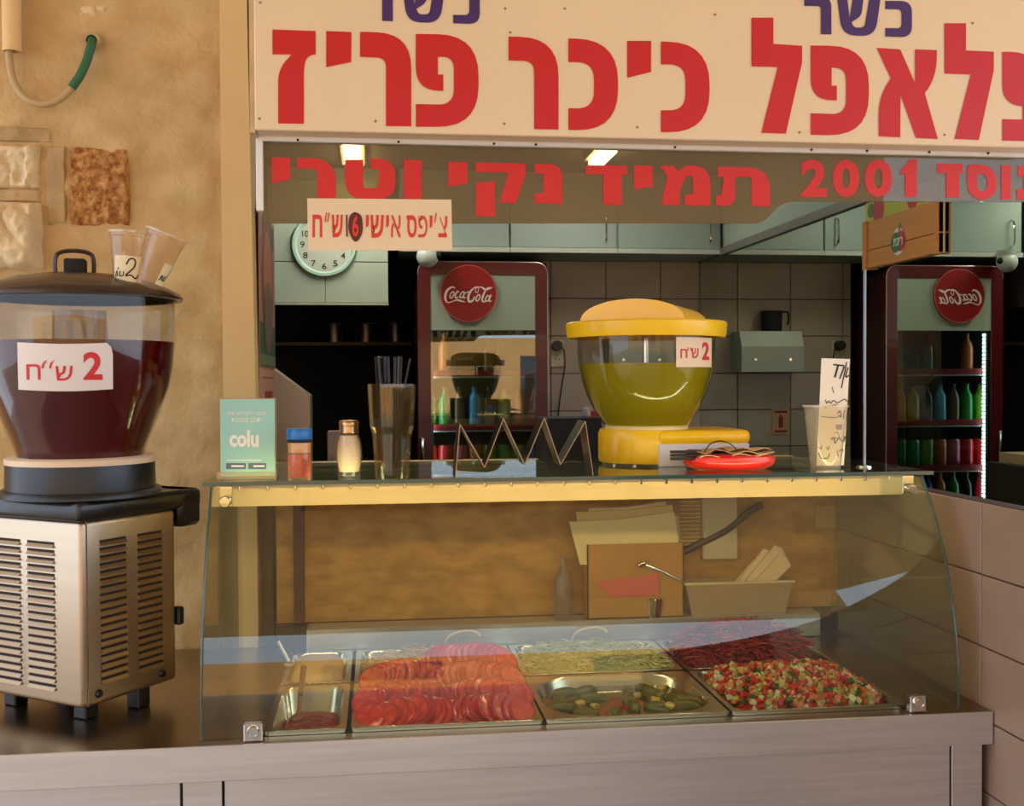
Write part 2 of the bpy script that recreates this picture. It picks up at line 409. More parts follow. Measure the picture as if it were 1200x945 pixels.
# ------------------------------------------------------------------ steel food pans
def rrect(cx, cy, hx, hy, r, k=10):
    pts = []
    for sx_, sy_, a0 in ((1, 1, 0), (-1, 1, PI / 2), (-1, -1, PI), (1, -1, 1.5 * PI)):
        for j in range(k):
            a = a0 + PI / 2 * j / (k - 1); pts.append((cx + sx_ * (hx - r) + r * math.cos(a), cy + sy_ * (hy - r) + r * math.sin(a)))
    return pts
def pan(x0, x1, y0, y1, label, rc=.03, depth=.1, z=.889):
    cx = (x0 + x1) / 2; cy = (y0 + y1) / 2; hx = (x1 - x0) / 2; hy = (y1 - y0) / 2
    rings = [(hx, hy, .008, z - .010), (hx, hy, .008, z), (hx - .012, hy - .012, rc, z), (hx - .016, hy - .016, rc, z - .006), (hx - .026, hy - .026, rc, z - depth + .02), (hx - .045, hy - .045, max(rc - .01, .005), z - depth)]
    b = MB(); vs = []
    for a, c, r, zz in rings: vs += [(p[0], p[1], zz) for p in rrect(cx, cy, a, c, min(r, a - .001, c - .001))]
    N = 40; fs = [[j * N + i, j * N + (i + 1) % N, (j + 1) * N + (i + 1) % N, (j + 1) * N + i] for j in range(len(rings) - 1) for i in range(N)]
    fs.append([(len(rings) - 1) * N + i for i in range(N)])
    b.add([(p[0], p[1], p[2]) for p in vs], fs)
    b.box(cx - hx + .02, cx + hx - .02, cy - hy - .0005, cy - hy + .004, z - .003, z + .0015, bev=.001)
    return ob('food_pan', b, M_pan, smooth=True, loc=(cx, cy, z - depth), label=label, cat='pan', group='steel food pans in the display case')
M_pan = mat('food_pan_steel', (220, 216, 208), .2, 1)
C1, C2, C3, C4 = (-.222, -.062), (-.053, .335), (.340, .727), (.733, 1.117)
R1, R2 = (2.209, 2.540), (2.553, 2.855)
pan(*C1, *R1, 'small steel pan at front left holding red chilli paste', depth=.11)
pan(*C1, *R2, 'small steel pan behind the chilli paste, filled with hummus')
pan(*C2, *R1, 'wide steel pan heaped with tomato slices')
pan(*C2, *R2, 'steel pan behind the tomato slices holding cream shredded cabbage')
pan(*C3, *R1, 'steel pan with rounded inside holding green pickles in brine', rc=.11, depth=.07)
pan(*C3, *R2, 'steel pan behind the pickles holding pale green shredded cabbage')
pan(*C4, *R1, 'steel pan at front right full of chopped vegetable salad')
pan(*C4, *R2, 'steel pan behind the chopped salad heaped with red cabbage')

def heap(x0, x1, y0, y1, base, top, nx=40, ny=30, amp=.004, sc=40, pw=2.6, seed=0, cx=.5, cy=.5):
    """lumpy food surface in a pan: height falls to the base at a rounded outline"""
    vs = []; H = []
    for j in range(ny + 1):
        for i in range(nx + 1):
            u = i / nx; v = j / ny; a = (u - cx) / (cx if u < cx else 1 - cx); b = (v - cy) / (cy if v < cy else 1 - cy)
            q = min(1, (abs(a) ** pw + abs(b) ** pw)); h = base + (top - base) * (1 - q) ** .6
            # square grid squeezed to a rounded outline
            s_ = 1 if q < 1 else 1 / (abs(a) ** pw + abs(b) ** pw) ** (1 / pw)
            X = x0 + (x1 - x0) * (cx + (u - cx) * s_); Y = y0 + (y1 - y0) * (cy + (v - cy) * s_)
            h += noise.fractal(Vector((X * sc, Y * sc, seed)), 1, 2, 3) * amp * (1 if q < 1 else .2)
            vs.append((X, Y, h))
    fs = [[j * (nx + 1) + i, j * (nx + 1) + i + 1, (j + 1) * (nx + 1) + i + 1, (j + 1) * (nx + 1) + i] for j in range(ny) for i in range(nx)]
    return vs, fs
def hz(x0, x1, y0, y1, base, top, x, y, pw=2.6, cx=.5, cy=.5):
    u = (x - x0) / (x1 - x0); v = (y - y0) / (y1 - y0); a = (u - cx) / (cx if u < cx else 1 - cx); b = (v - cy) / (cy if v < cy else 1 - cy)
    q = abs(a) ** pw + abs(b) ** pw
    return None if q > 1 else base + (top - base) * (1 - q) ** .6
M_hum = mat('hummus', (236, 194, 128), .6, var=.1, vscale=30, bump=.2, bscale=60)
ob('hummus', MB().add(*heap(C1[0] + .017, C1[1] - .017, R2[0] + .014, R2[1] - .022, .872, .902, amp=.004, sc=22, pw=4)), M_hum, smooth=True, loc=(-.14, 2.7, .87), label='smooth beige hummus filling the small pan at the left', cat='hummus', kind='stuff')
M_har = mat('chilli_paste', (170, 34, 18), .3, var=.4, vscale=40, bump=.5, bscale=50)
ob('chilli_paste', MB().add(*heap(C1[0] + .022, C1[1] - .022, R1[0] + .025, R1[1] - .025, .832, .846, amp=.004, sc=50, pw=4)), M_har, smooth=True, loc=(-.14, 2.3, .84), label='dark red chilli paste low in the front left pan', cat='sauce', kind='stuff')

def shreds(name, x0, x1, y0, y1, base, top, n, mats, label, cat, ln=.03, wd=.0028, pw=2.6, cx=.5, cy=.5, seed=1, curl=.5):
    rd = random.Random(seed); b = MB(); v, f = heap(x0, x1, y0, y1, base - .004, top - .004, 24, 20, .004, 40, pw, seed, cx, cy); b.add(v, f, 0)
    k = 0
    while k < n:
        x = rd.uniform(x0, x1); y = rd.uniform(y0, y1); z = hz(x0, x1, y0, y1, base, top, x, y, pw, cx, cy)
        if z is None: continue
        k += 1; a = rd.uniform(0, 2 * PI); L_ = rd.uniform(.5, 1.2) * ln; cv = rd.uniform(-curl, curl); tilt = rd.uniform(-.35, .35); p = Vector((x, y, z + rd.uniform(-.002, .007)))
        pts = []
        for j in range(4):
            d = Vector((math.cos(a + cv * j), math.sin(a + cv * j), tilt - .15 * j)); pts.append(p.copy()); p += d * L_ / 3
        s_ = Vector((-math.sin(a), math.cos(a), rd.uniform(-.8, .8))).normalized() * wd * rd.uniform(.6, 1.3)
        vs = []
        for q in pts: vs += [q + s_ / 2, q - s_ / 2, q + Vector((0, 0, wd * .5))]
        fs = []
        for j in range(3):
            for e in range(3): fs.append([3 * j + e, 3 * j + (e + 1) % 3, 3 * j + 3 + (e + 1) % 3, 3 * j + 3 + e])
        b.add(vs, fs, rd.randrange(len(mats)))
    return ob(name, b, mats, loc=((x0 + x1) / 2, (y0 + y1) / 2, base), label=label, cat=cat, kind='stuff')
cabA = [mat('cabbage_a', (226, 190, 122), .55), mat('cabbage_b', (206, 166, 96), .55), mat('cabbage_c', (238, 212, 156), .55)]
cabB = [mat('pale_cabbage_a', (206, 204, 130), .5), mat('pale_cabbage_b', (228, 222, 168), .5), mat('pale_cabbage_c', (178, 178, 96), .5)]
redc = [mat('red_cabbage_a', (140, 18, 26), .4), mat('red_cabbage_b', (180, 34, 42), .4), mat('red_cabbage_c', (84, 8, 20), .4), mat('red_cabbage_d', (190, 70, 66), .4)]
shreds('shredded_cabbage', C2[0] + .02, C2[1] - .02, R2[0] + .02, R2[1] - .02, .872, .905, 1700, cabA, 'cream shredded cabbage behind the tomato slices', 'cabbage', seed=2)
shreds('shredded_cabbage', C3[0] + .02, C3[1] - .03, R2[0] + .015, R2[1] - .02, .874, .905, 1700, cabB, 'pale green shredded cabbage in the pan behind the pickles', 'cabbage', seed=3, pw=4)
shreds('red_cabbage', C4[0] + .015, C4[1] - .03, R2[0] + .015, R2[1] - .01, .876, .955, 2600, redc, 'dark red shredded cabbage heaped high in the back right pan', 'cabbage', ln=.045, seed=4, pw=1.9, cx=.55, cy=.55, curl=.25)

# tomato slices: every slice is a thing of its own
M_tflesh = mat('tomato_flesh', (232, 48, 28), .25, var=.25, vscale=60, coat=.3)
M_tskin = mat('tomato_skin', (190, 18, 16), .2, coat=.4)
M_tseed = mat('tomato_seed_pulp', (236, 66, 40), .25, coat=.3)
M_toflesh = mat('orange_tomato_flesh', (246, 112, 26), .25, var=.2, vscale=60, coat=.3)
def slice_mesh(fl):
    b = MB(); r = .035; t = .0026
    b.lathe([(1e-5, -t), (r * .86, -t), (r * .97, -t * .6), (r, 0), (r * .97, t * .6), (r * .86, t)], n=22, m=1)
    b.lathe([(r * .88, t), (r * .80, t * .9), (r * .3, t * .95), (1e-5, t)], n=22, m=0)
    for k in range(5):
        a = k * PI / 2.5; ca, sa = math.cos(a), math.sin(a)
        q = [(r * .25, -.0008), (r * .74, -.0048), (r * .80, 0), (r * .74, .0048), (r * .25, .0008)]
        b.add([(x * ca - y * sa, x * sa + y * ca, t * .99) for x, y in q], [[0, 1, 2, 3, 4]], 2)
    return ob('tomato_slice', b, [fl, M_tskin, M_tseed], smooth=True, loc=(0, 0, 0))
sl_r = slice_mesh(M_tflesh); sl_o = slice_mesh(M_toflesh)
rows = [  # y, x0, x1, z, count, kind, phrase
    (2.262, -.015, .150, .892, 14, 'front left row of the heap'), (2.262, .165, .300, .892, 11, 'front right row of the heap'),
    (2.330, -.025, .135, .908, 13, 'middle left row of the heap'), (2.330, .155, .305, .906, 11, 'middle right row of the heap'),
    (2.415, -.010, .120, .930, 13, 'upper left row of the heap'), (2.400, .140, .295, .926, 11, 'upper right row of the heap'),
    (2.470, .02, .11, .915, 6, 'back left of the heap'), (2.490, .125, .290, .945, 13, 'top back right of the heap'), 
    (2.300, .0, .30, .872, 12, 'bottom layer of the heap'), (2.400, .0, .30, .885, 12, 'lower back layer of the heap'), (2.48, .02, .30, .895, 12, 'lowest back layer of the heap')]
first = {'r': True, 'o': True}; rd = random.Random(5)
for ri, (y, xa, xb, z, n_, ph) in enumerate(rows):
    orange = ri == 4
    for k in range(n_):
        src = sl_o if orange else sl_r; key = 'o' if orange else 'r'
        o = src if first[key] else src.copy()
        if not first[key]: COL.objects.link(o)
        first[key] = False
        f = k / max(1, n_ - 1); x = xa + (xb - xa) * f
        s_ = -1 if ri % 2 == 0 else 1
        nrm = Vector((s_ * .42 * (1 if ri % 3 else .7), -.62, .62)) + Vector((rd.uniform(-.1, .1), rd.uniform(-.1, .1), rd.uniform(-.08, .08)))
        q = nrm.to_track_quat('Z', 'Y').to_matrix().to_4x4() @ Matrix.Rotation(rd.uniform(0, 6), 4, 'Z')
        arch = .012 * math.sin(PI * f)
        o.matrix_world = Matrix.Translation((x, y + rd.uniform(-.004, .004), z + arch)) @ q @ Matrix.Diagonal((1, rd.uniform(.85, 1), 1, 1))
        props(o, ('orange-red' if orange else 'red') + ' tomato slice fanned in the ' + ph, 'tomato', 'tomato slices in the wide pan, ' + ph)

# pickles in brine
b = MB(); pts = rrect(sum(C3) / 2, sum(R1) / 2, .168, .138, .1); b.add([(x, y, .868) for x, y in pts], [list(range(len(pts)))])
M_brine = mat('brine', (120, 104, 34), .05, var=.3, vscale=14, coat=1)
ob('brine', b, M_brine, loc=(.53, 2.37, .858), label='olive green pickle brine filling the rounded steel pan', cat='brine', kind='stuff')
M_pick = mat('pickle_green', (118, 110, 34), .28, var=.35, vscale=30, coat=.5)
M_lem = mat('pale_pickle_chunk', (206, 176, 88), .35, coat=.3)
rd = random.Random(11)
first_p = None
spots = [(.40, 2.40), (.42, 2.455), (.47, 2.47), (.395, 2.34), (.44, 2.36), (.57, 2.46), (.61, 2.45), (.60, 2.40), (.65, 2.38), (.56, 2.40), (.66, 2.32), (.60, 2.31), (.50, 2.28), (.44, 2.29), (.64, 2.43), (.68, 2.36), (.55, 2.33), (.48, 2.41)]
for i, (x, y) in enumerate(spots):
    if first_p is None:
        b = MB(); pr = [(1e-5, -.034), (.008, -.031), (.0135, -.02), (.0155, 0), (.0135, .02), (.008, .031), (1e-5, .034)]
        b.lathe(pr, n=14); vs = b.v
        b.v = [v + v.normalized() * noise.noise(v * 260) * .0014 for v in vs]
        o = first_p = ob('pickled_cucumber', b, M_pick, smooth=True, loc=(0, 0, 0))
    else: o = first_p.copy(); COL.objects.link(o)
    o.location = (x, y, .870 + rd.uniform(-.004, .004)); o.rotation_euler = (PI / 2 + rd.uniform(-.15, .15), 0, rd.uniform(0, PI))
    props(o, 'olive green pickled cucumber floating in the brine', 'pickle', 'pickled cucumbers in the rounded pan')
first_l = None
for (px, py) in ((680, 830), (697, 833), (768, 826), (775, 812), (785, 833), (747, 820), (760, 808)):
    c = P('Z', .872, px, py)
    if first_l is None:
        b = MB(); b.box(-.010, .010, -.008, .008, -.005, .005, bev=.003, seg=2); o = first_l = ob('pickle_chunk', b, M_lem, smooth=True, loc=(0, 0, 0))
    else: o = first_l.copy(); COL.objects.link(o)
    o.location = (c.x, c.y, .882); o.rotation_euler = (rd.uniform(-.3, .3), rd.uniform(-.3, .3), rd.uniform(0, 3))
    props(o, 'pale yellow pickled chunk floating among the cucumbers', 'pickle', 'pale pickle chunks in the rounded pan')
M_rp = mat('red_pepper', (190, 30, 20), .25)
for k, ((px, py), lb) in enumerate((((828, 822), 'red pepper strip at the right end of the pickle pan'), ((728, 836), 'red pepper strip at the front of the pickle pan'))):
    c = P('Z', .87, px, py); b = MB(); b.tube([(c.x - .015, c.y, .876), (c.x, c.y + .006, .882), (c.x + .014, c.y + .002, .878)], .004, 6)
    ob('pepper_strip', b, M_rp, smooth=True, loc=c, label=lb, cat='pepper')

# chopped salad
rd = random.Random(21); b = MB()
x0, x1, y0, y1 = C4[0] + .02, C4[1] - .025, R1[0] + .022, R1[1] - .016
v, f = heap(x0, x1, y0, y1, .870, .905, 20, 20, .003, 40, 5, 3); b.add(v, f, 0)
sal = [mat('salad_tomato', (206, 44, 22), .25, coat=.3), mat('salad_cucumber_skin', (62, 88, 26), .3), mat('salad_cucumber', (196, 196, 112), .3, coat=.3), mat('salad_orange', (224, 128, 60), .3), mat('salad_cabbage', (232, 222, 188), .4), mat('salad_pink', (220, 130, 100), .3)]
k = 0
while k < 1500:
    x = rd.uniform(x0, x1); y = rd.uniform(y0, y1); z = hz(x0, x1, y0, y1, .876, .912, x, y, 5)
    if z is None: continue
    k += 1; s_ = rd.uniform(.007, .014)
    T = Matrix.Translation((x, y, z + rd.uniform(-.004, .010))) @ Matrix.Rotation(rd.uniform(0, 3), 4, 'Z') @ Matrix.Rotation(rd.uniform(-1, 1), 4, 'X') @ Matrix.Rotation(rd.uniform(-1, 1), 4, 'Y')
    mi = rd.choice([0, 0, 0, 1, 2, 2, 3, 4, 5])
    vs = [Vector((a * s_ / 2 * rd.uniform(.8, 1.2), c * s_ / 2 * rd.uniform(.6, 1), e * s_ / 2.2 * rd.uniform(.7, 1.1))) for e in (-1, 1) for c in (-1, 1) for a in (-1, 1)]
    fs = [[0, 2, 3, 1], [4, 5, 7, 6], [0, 1, 5, 4], [2, 6, 7, 3], [0, 4, 6, 2], [1, 3, 7, 5]]
    bb = len(b.v); b.add([T @ q for q in vs], fs, mi)
    if mi == 2: b.mi[-1] = 1
ob('chopped_salad', b, sal, loc=((x0 + x1) / 2, (y0 + y1) / 2, .87), label='chopped tomato and cucumber salad in the front right pan', cat='salad', kind='stuff')

# utensils in the small pans
t = MB(); a = P('Y', 2.72, 326, 752); c = P('Y', 2.70, 339, 776)
t.tube([a, (a + c) / 2, c], .0045, 8); t.sphere(c - Vector((0, 0, .006)), .014, 10, sc=(1, 1, .5))
ob('spoon', t, M_steel, smooth=True, loc=c, label='grey metal spoon standing in the hummus', cat='spoon')
sp = thing('paste_spoon', 'long brown-handled spoon dipped in the chilli paste', 'spoon', P('Y', 2.32, 349, 840))
a = P('Y', 2.44, 356, 782); c = P('Y', 2.33, 349, 842)
t = MB(); t.tube([a, a.lerp(c, .3), a.lerp(c, .6)], [.0065, .0065, .005], 8); ob('handle', t, mat('spoon_brown', (104, 62, 28), .5), sp, smooth=True)
t = MB(); t.tube([a.lerp(c, .58), a.lerp(c, .8), c], [.004, .004, .006], 8); t.sphere(c, .012, 10, sc=(1, 1, .6)); ob('bowl', t, mat('spoon_tip', (150, 84, 40), .4), sp, smooth=True)

# ------------------------------------------------------------------ big shop sign
SY = 1.969
def plane_map(Y): return lambda x, y: P('Y', Y, x, y)
def decal(name, polys, mp, m, parent, kind=None, th=.0012):
    """flat print: list of 2D outlines (photo survey points, optional corner radius) laid on a surface"""
    b = MB()
    for q in polys:
        q2 = fillet(q); vs = [mp(v.x, v.y) for v in q2]
        tris = tessellate_polygon([[Vector((v.x, v.y, 0)) for v in q2]])
        b.add(vs, [list(t) for t in tris])
    return ob(name, b, m, parent, kind=kind)
def decal_mesh(name, vsfs, mp, m, parent):
    vs, fs = vsfs; b = MB(); b.add([mp(v.x, v.y) for v in vs], fs); return ob(name, b, m, parent)
sgn = thing('shop_sign', 'large cream shop sign with big red Hebrew letters above the stall', 'sign', P('Y', SY, 750, 160))
a = P('Y', SY, 300, 153); bq = P('Y', SY, 1200, 172); zt = 2.42; sx0 = P('Y', SY, 298, 80).x; sx1 = 1.275; zb = (a.z + bq.z) / 2
b = MB(); b.box(sx0, sx1, SY, SY + .05, zb, zt, bev=.002); ob('sign_panel', b, M_cream, sgn)
ob('sign_side_frame', MB().box(P('Y', SY, 292, 80).x, sx0, SY + .004, SY + .06, zb - .004, zt), mat('aged_frame', (214, 180, 132), .5, var=.3, vscale=12), sgn)
LY = SY - .0012
def c4(*pts): return [(290 + p[0] / 2.667, p[1] / 2.667) + ((p[2] / 2.667,) if len(p) > 2 else ()) for p in pts]
def c5(*pts): return [(740 + p[0] / 2.609, p[1] / 2.609) + ((p[2] / 2.609,) if len(p) > 2 else ()) for p in pts]
big = [
 c4((78, 92), (213, 97), (213, 170), (182, 172, 30), (176, 225), (176, 387), (96, 386), (96, 215, 40), (138, 170), (78, 170)),
 c4((246, 97), (325, 100), (324, 194), (246, 210)),
 c4((352, 99), (512, 104, 110), (512, 395), (433, 394), (433, 181, 30), (352, 178)),
 c4((526, 106), (722, 108, 130), (722, 398, 130), (526, 396), (526, 325), (645, 328, 50), (645, 176, 40), (595, 178), (595, 233), (612, 233), (612, 284), (526, 284, 75)),
 c4((816, 114), (972, 118, 120), (972, 405), (896, 404), (896, 191, 35), (816, 189)),
 c4((1003, 120), (1158, 124, 130), (1158, 410, 130), (1003, 406), (1003, 338), (1083, 340, 55), (1083, 194, 55), (1003, 194)),
 c5((-13, 125), (60, 125), (60, 220), (-13, 238)),
 c5((90, 127), (239, 129, 130), (239, 408, 130), (90, 404), (90, 337), (165, 338, 50), (165, 197, 50), (90, 197)),
 c5((367, 54), (434, 54), (434, 134), (522, 140), (522, 190), (472, 409), (397, 406), (447, 205), (367, 203)),
 c5((548, 139), (726, 141, 120), (726, 416, 125), (548, 412), (548, 346), (656, 350, 45), (656, 206, 40), (612, 207), (612, 262), (628, 262), (628, 307), (548, 306, 65)),
 c5((750, 146), (822, 151), (867, 254), (867, 151), (934, 153), (934, 240, 70), (897, 285), (937, 425), (870, 422), (823, 290), (822, 420), (756, 417), (756, 290, 60), (793, 240)),
 c5((957, 71), (1023, 71), (1023, 154), (1108, 158), (1108, 215), (1062, 428), (988, 425), (1037, 228), (957, 225)),
 c5((1134, 158), (1250, 160, 90), (1250, 433, 20), (1134, 430), (1134, 364), (1196, 366), (1196, 325), (1134, 320, 60)),
]
for q in big: decal('letter', [q], plane_map(LY), M_red, sgn)
def k1(*p): return [(410 + q[0] / 8, q[1] / 8) + ((q[2] / 8,) if len(q) > 2 else ()) for q in p]
def k2(*p): return [(930 + q[0] / 8, q[1] / 8) + ((q[2] / 8,) if len(q) > 2 else ()) for q in p]
def resh(f): return f((100, -45), (355, -45, 120), (355, 322), (255, 320), (255, 58, 30), (100, 55))
def shin(f): return [f((405, -45), (500, -45), (525, 165), (560, -45), (660, -45), (635, 150, 50), (545, 205), (560, 258, 40), (665, 258, 40), (715, -45), (820, -45), (765, 340, 130), (455, 330, 130))]
def kaf(f): return f((860, 8), (1110, 8, 110), (1110, 352, 110), (860, 342), (860, 262), (1012, 265, 45), (1012, 88, 45), (860, 85))
for f, dx, dy in ((k2, 0, 0), (k1, 0, 0)):
    if f is k2: sets = [resh(k2), shin(k2)[0], kaf(k2)]
    else:
        off = (521.5 - 1.6, -16.5)
        g = lambda *p: [(q[0] - 520.0 + (8 if 0 else 0), q[1] - 15.5) + tuple(q[2:]) for q in k2(*p)]
        sets = [resh(g), shin(g)[0], kaf(g)]
        sets = [[(x + d, y) + tuple(r) for x, y, *r in s_] for s_, d in zip(sets, (6, 10, 13.5))]
    for s_ in sets: decal('letter', [s_], plane_map(LY), M_purple, sgn)
M_scr = mat('screw_grey', (150, 130, 104), .5, .5)
for (px, py) in ((305, 3), (592, 10), (662, 10), (304, 139), (440, 142), (591, 145), (838, 17), (1140, 27), (747, 149), (937, 155), (1107, 158), (598, 38)):
    c = P('Y', SY - .001, px, py); T = Matrix.Translation(c) @ Matrix.Rotation(PI / 2, 4, 'X')
    ob('screw', MB().lathe([(1e-5, .0015), (.0018, .001), (.0024, 0)], n=8, T=T), M_scr, sgn)
# trim under the sign and glazing with the tinted film
PY = 2.03
za = (P('Y', PY, 308, 160).z + P('Y', PY, 1200, 178).z) / 2; zc = (P('Y', PY, 308, 167.5).z + P('Y', PY, 1200, 184.5).z) / 2
X0p = P('Y', PY, 307, 165).x
tr_ = ob('window_frame', MB().box(X0p, 1.27, PY - .012, PY + .012, zc, za + .012, bev=.002).box(P('Y', PY - .012, 300, 200).x, P('Y', PY - .012, 308, 200).x, PY - .012, PY + .01, P('Y', PY, 305, 248).z, za + .01, bev=.001), M_white, label='white metal strip holding the tinted glass pane under the sign', cat='frame')
for px in (349, 467, 579, 628, 791, 951, 1016, 1089, 1158):
    c = P('Y', PY - .0125, px, 163 + (px - 300) * .0195); T = Matrix.Translation(c) @ Matrix.Rotation(PI / 2, 4, 'X')
    ob('screw', MB().lathe([(1e-5, .002), (.002, .0015), (.0025, 0)], n=8, T=T), M_blackm, tr_)
M_film = thin_glass('tinted_film', (196, 182, 150), haze=.34, hazecol=(150, 130, 98))
M_pane = thin_glass('window_pane', (240, 244, 236))
pz = lambda x, y: P('Y', PY, x, y)
pane = thing('glass_pane', 'glass pane with a tan tinted film and red Hebrew lettering under the sign', 'window', P('Y', PY, 700, 170))
fl = [(308, 166), (1214, 184), (1214, 237), (975, 236.5, 0), (915, 236, 18), (895, 262, 12), (308, 262)]
fq = fillet(fl); xr = 1.27
A = [Vector((min(v.x, xr), v.y, v.z)) for v in (pz(q.x, q.y) for q in fq)]
b = MB(); b.prism([(p.x, PY - .002, p.z) for p in A], [(p.x, PY + .002, p.z) for p in A]); ob('film_pane', b, M_film, pane)
film_letters = [
 c4((76, 490), (135, 493), (135, 560), (76, 574)),
 c4((155, 493), (277, 495, 80), (277, 622), (218, 622), (218, 527, 20), (155, 527)),
 c4((305, 499), (362, 499), (362, 588, 12), (410, 588, 12), (410, 528), (385, 528), (385, 495), (463, 495, 60), (463, 625, 60), (305, 622, 60)),
 c4((489, 499), (545, 501), (545, 622), (489, 622)),
 c4((628, 505), (687, 507), (687, 575), (628, 584)),
 c4((714, 508), (870, 512), (870, 545), (838, 635), (787, 633), (815, 540), (714, 538)), c4((714, 571), (774, 566), (774, 677), (714, 676)),
 c4((898, 512), (984, 514, 40), (984, 638), (897, 635), (897, 605), (925, 605), (925, 543), (898, 543)),
 c4((1058, 516), (1187, 518), (1187, 546), (1170, 546), (1170, 640), (1112, 639), (1112, 545), (1058, 545)),
 c5((8, 505), (65, 507), (65, 571), (8, 580)),
 c5((87, 507), (130, 507), (142, 524), (165, 506), (242, 506, 60), (242, 628), (163, 628), (163, 595), (188, 595), (188, 535, 15), (165, 538, 15), (148, 585), (148, 626), (91, 626), (110, 540)),
 c5((264, 510), (424, 513, 70), (424, 632), (367, 630), (367, 541), (318, 541), (318, 630, 35), (258, 628), (258, 598), (274, 598), (283, 541), (264, 540)),
 c5((935, 500), (1013, 502), (1013, 530), (1002, 530), (1002, 605), (962, 604), (962, 530), (935, 530)),
 c5((1130, 505), (1160, 505), (1160, 610), (1130, 610)),
 c5((1181, 507), (1228, 507, 30), (1228, 612), (1178, 610), (1178, 578), (1200, 578), (1200, 540), (1181, 540)),
]
for q in film_letters: decal('letter', [q], plane_map(PY - .003), M_redf, pane)
# samekh: ring drawn as two halves
out_ = fillet(c5((1027, 503), (1118, 503, 60), (1118, 612, 55), (1027, 612, 55))); inn_ = fillet(c5((1057, 530), (1088, 530, 30), (1088, 584, 20), (1057, 584, 20)))
b = MB(); N = 40
def resample(p, N):
    c = sum(p, Vector((0, 0))) / len(p); r = []
    for k in range(N):
        a = 2 * PI * k / N; d = Vector((math.cos(a), math.sin(a))); best = None
        for i in range(len(p)):
            u = p[i] - c; v = p[(i + 1) % len(p)] - p[i]; den = d.x * v.y - d.y * v.x
            if abs(den) < 1e-9: continue
            t = (u.x * v.y - u.y * v.x) / den; s_ = (u.x * d.y - u.y * d.x) / den
            if t > 0 and -1e-6 <= s_ <= 1 + 1e-6: best = t if best is None else max(best, t)
        r.append(c + d * best)
    return r
def ring(o_, i_, mp, N=40):
    a = resample(o_, N); c = resample(i_, N)
    return [mp(v.x, v.y) for v in a] + [mp(v.x, v.y) for v in c], [[k, (k + 1) % N, N + (k + 1) % N, N + k] for k in range(N)]
b.add(*ring(out_, inn_, plane_map(PY - .003))); ob('letter', b, M_redf, pane)
decal('digit', [c5((822, 524), (850, 488), (873, 488), (873, 602), (837, 602), (837, 530), (822, 535))], plane_map(PY - .003), M_redf, pane)
for ch, u0, u1 in (('2', 518, 598), ('0', 615, 697), ('0', 713, 797)):
    t = fit_text(ch, 740 + u0 / 2.609, 488 / 2.609, 740 + u1 / 2.609, 603 / 2.609, bold=.045)
    decal_mesh('digit', t, plane_map(PY - .003), M_redf, pane)
# chips price card
CYc = PY - .006
card = thing('price_card', 'cream card with red Hebrew print and a scribbled number, hung on the glass', 'sign', P('Y', CYc, 444, 262))
A = [P('Y', CYc, *q) for q in ((360, 232.5), (529, 234), (530, 293.5), (361, 293.5))]
b = MB(); b.prism(A, [v + Vector((0, .0025, 0)) for v in A]); ob('card', b, M_cream, card)
mpc = plane_map(CYc - .001)
M_cardred = mat('card_red', (214, 52, 30), .6)
def cc(u): return 355 + u / 6.667
for s_, u0, u1, v0, v1 in (('ח', 75, 150, 178, 355), ('ש', 225, 312, 178, 355), ('6', 385, 435, 180, 350), ('י', 492, 515, 180, 275), ('ש', 528, 632, 180, 358), ('י', 650, 672, 182, 275), ('א', 688, 765, 182, 355),
                           ('ס', 810, 888, 182, 357), ('פ', 903, 972, 185, 355), ('י', 990, 1012, 185, 280), ('צ', 1058, 1128, 188, 355)):
    decal_mesh('letter', fit_text(s_, cc(u0), 225 + v0 / 6.667, cc(u1), 225 + v1 / 6.667, bold=0 if s_ in 'פא' else .02), mpc, M_cardred, card)
M_brown = mat('marker_brown', (96, 30, 12), .6)
for pts in ([(172, 235), (185, 160)], [(192, 235), (205, 160)], [(1030, 240), (1042, 165)]):
    decal_mesh('quote_mark', ribbon([(cc(u), 225 + v / 6.667) for u, v in pts], 1.3), mpc, M_cardred, card)
decal('marker_blot', [[(cc(400), 225 + 168 / 6.667, 1), (cc(365), 225 + 210 / 6.667, 3), (cc(372), 225 + 320 / 6.667, 3), (cc(412), 225 + 388 / 6.667, 1), (cc(458), 225 + 310 / 6.667, 3), (cc(448), 225 + 195 / 6.667, 3)]], plane_map(CYc - .0006), M_brown, card)
decal_mesh('marker_scribble', ribbon([(cc(u), 225 + v / 6.667) for u, v in ((400, 168), (372, 200), (368, 300), (412, 380), (455, 310), (450, 200), (410, 168), (390, 175))], 3.0), plane_map(CYc - .0016), M_brown, card)
decal_mesh('marker_stroke', ribbon([(cc(342), 225 + 178 / 6.667), (cc(344), 225 + 350 / 6.667)], 1.8), plane_map(CYc - .0016), M_brown, card)

# ------------------------------------------------------------------ red drink dispenser
ax, ay = -.59, 2.301; ang = math.radians(-34.5)
BM = Matrix.Translation((ax, ay, 0)) @ Matrix.Rotation(ang, 4, 'Z')   # local: x along front (negative = left), y = depth
W_, D_ = .33, .262
dsp = thing('drink_dispenser', 'drink machine full of dark red juice on a steel louvred base', 'drink dispenser', BM @ Vector((-W_ / 2, D_ / 2, CT)))
M_dst = mat('dispenser_steel', (184, 164, 140), .36, 1, var=.06, vscale=2, stretch=(1, 1, 20))
b = MB(BM); b.box(-W_, 0, 0, D_, .92, 1.302, bev=.012, seg=4); body = ob('body', b, M_dst, dsp, smooth=True)
ob('seam', MB(BM).box(.0005, .0012, .012, .0145, .925, 1.30), M_chrome, body)
M_lv = mat('louver_steel', (168, 142, 110), .35, 1); M_slot = mat('louver_slot', (40, 22, 10), .8)
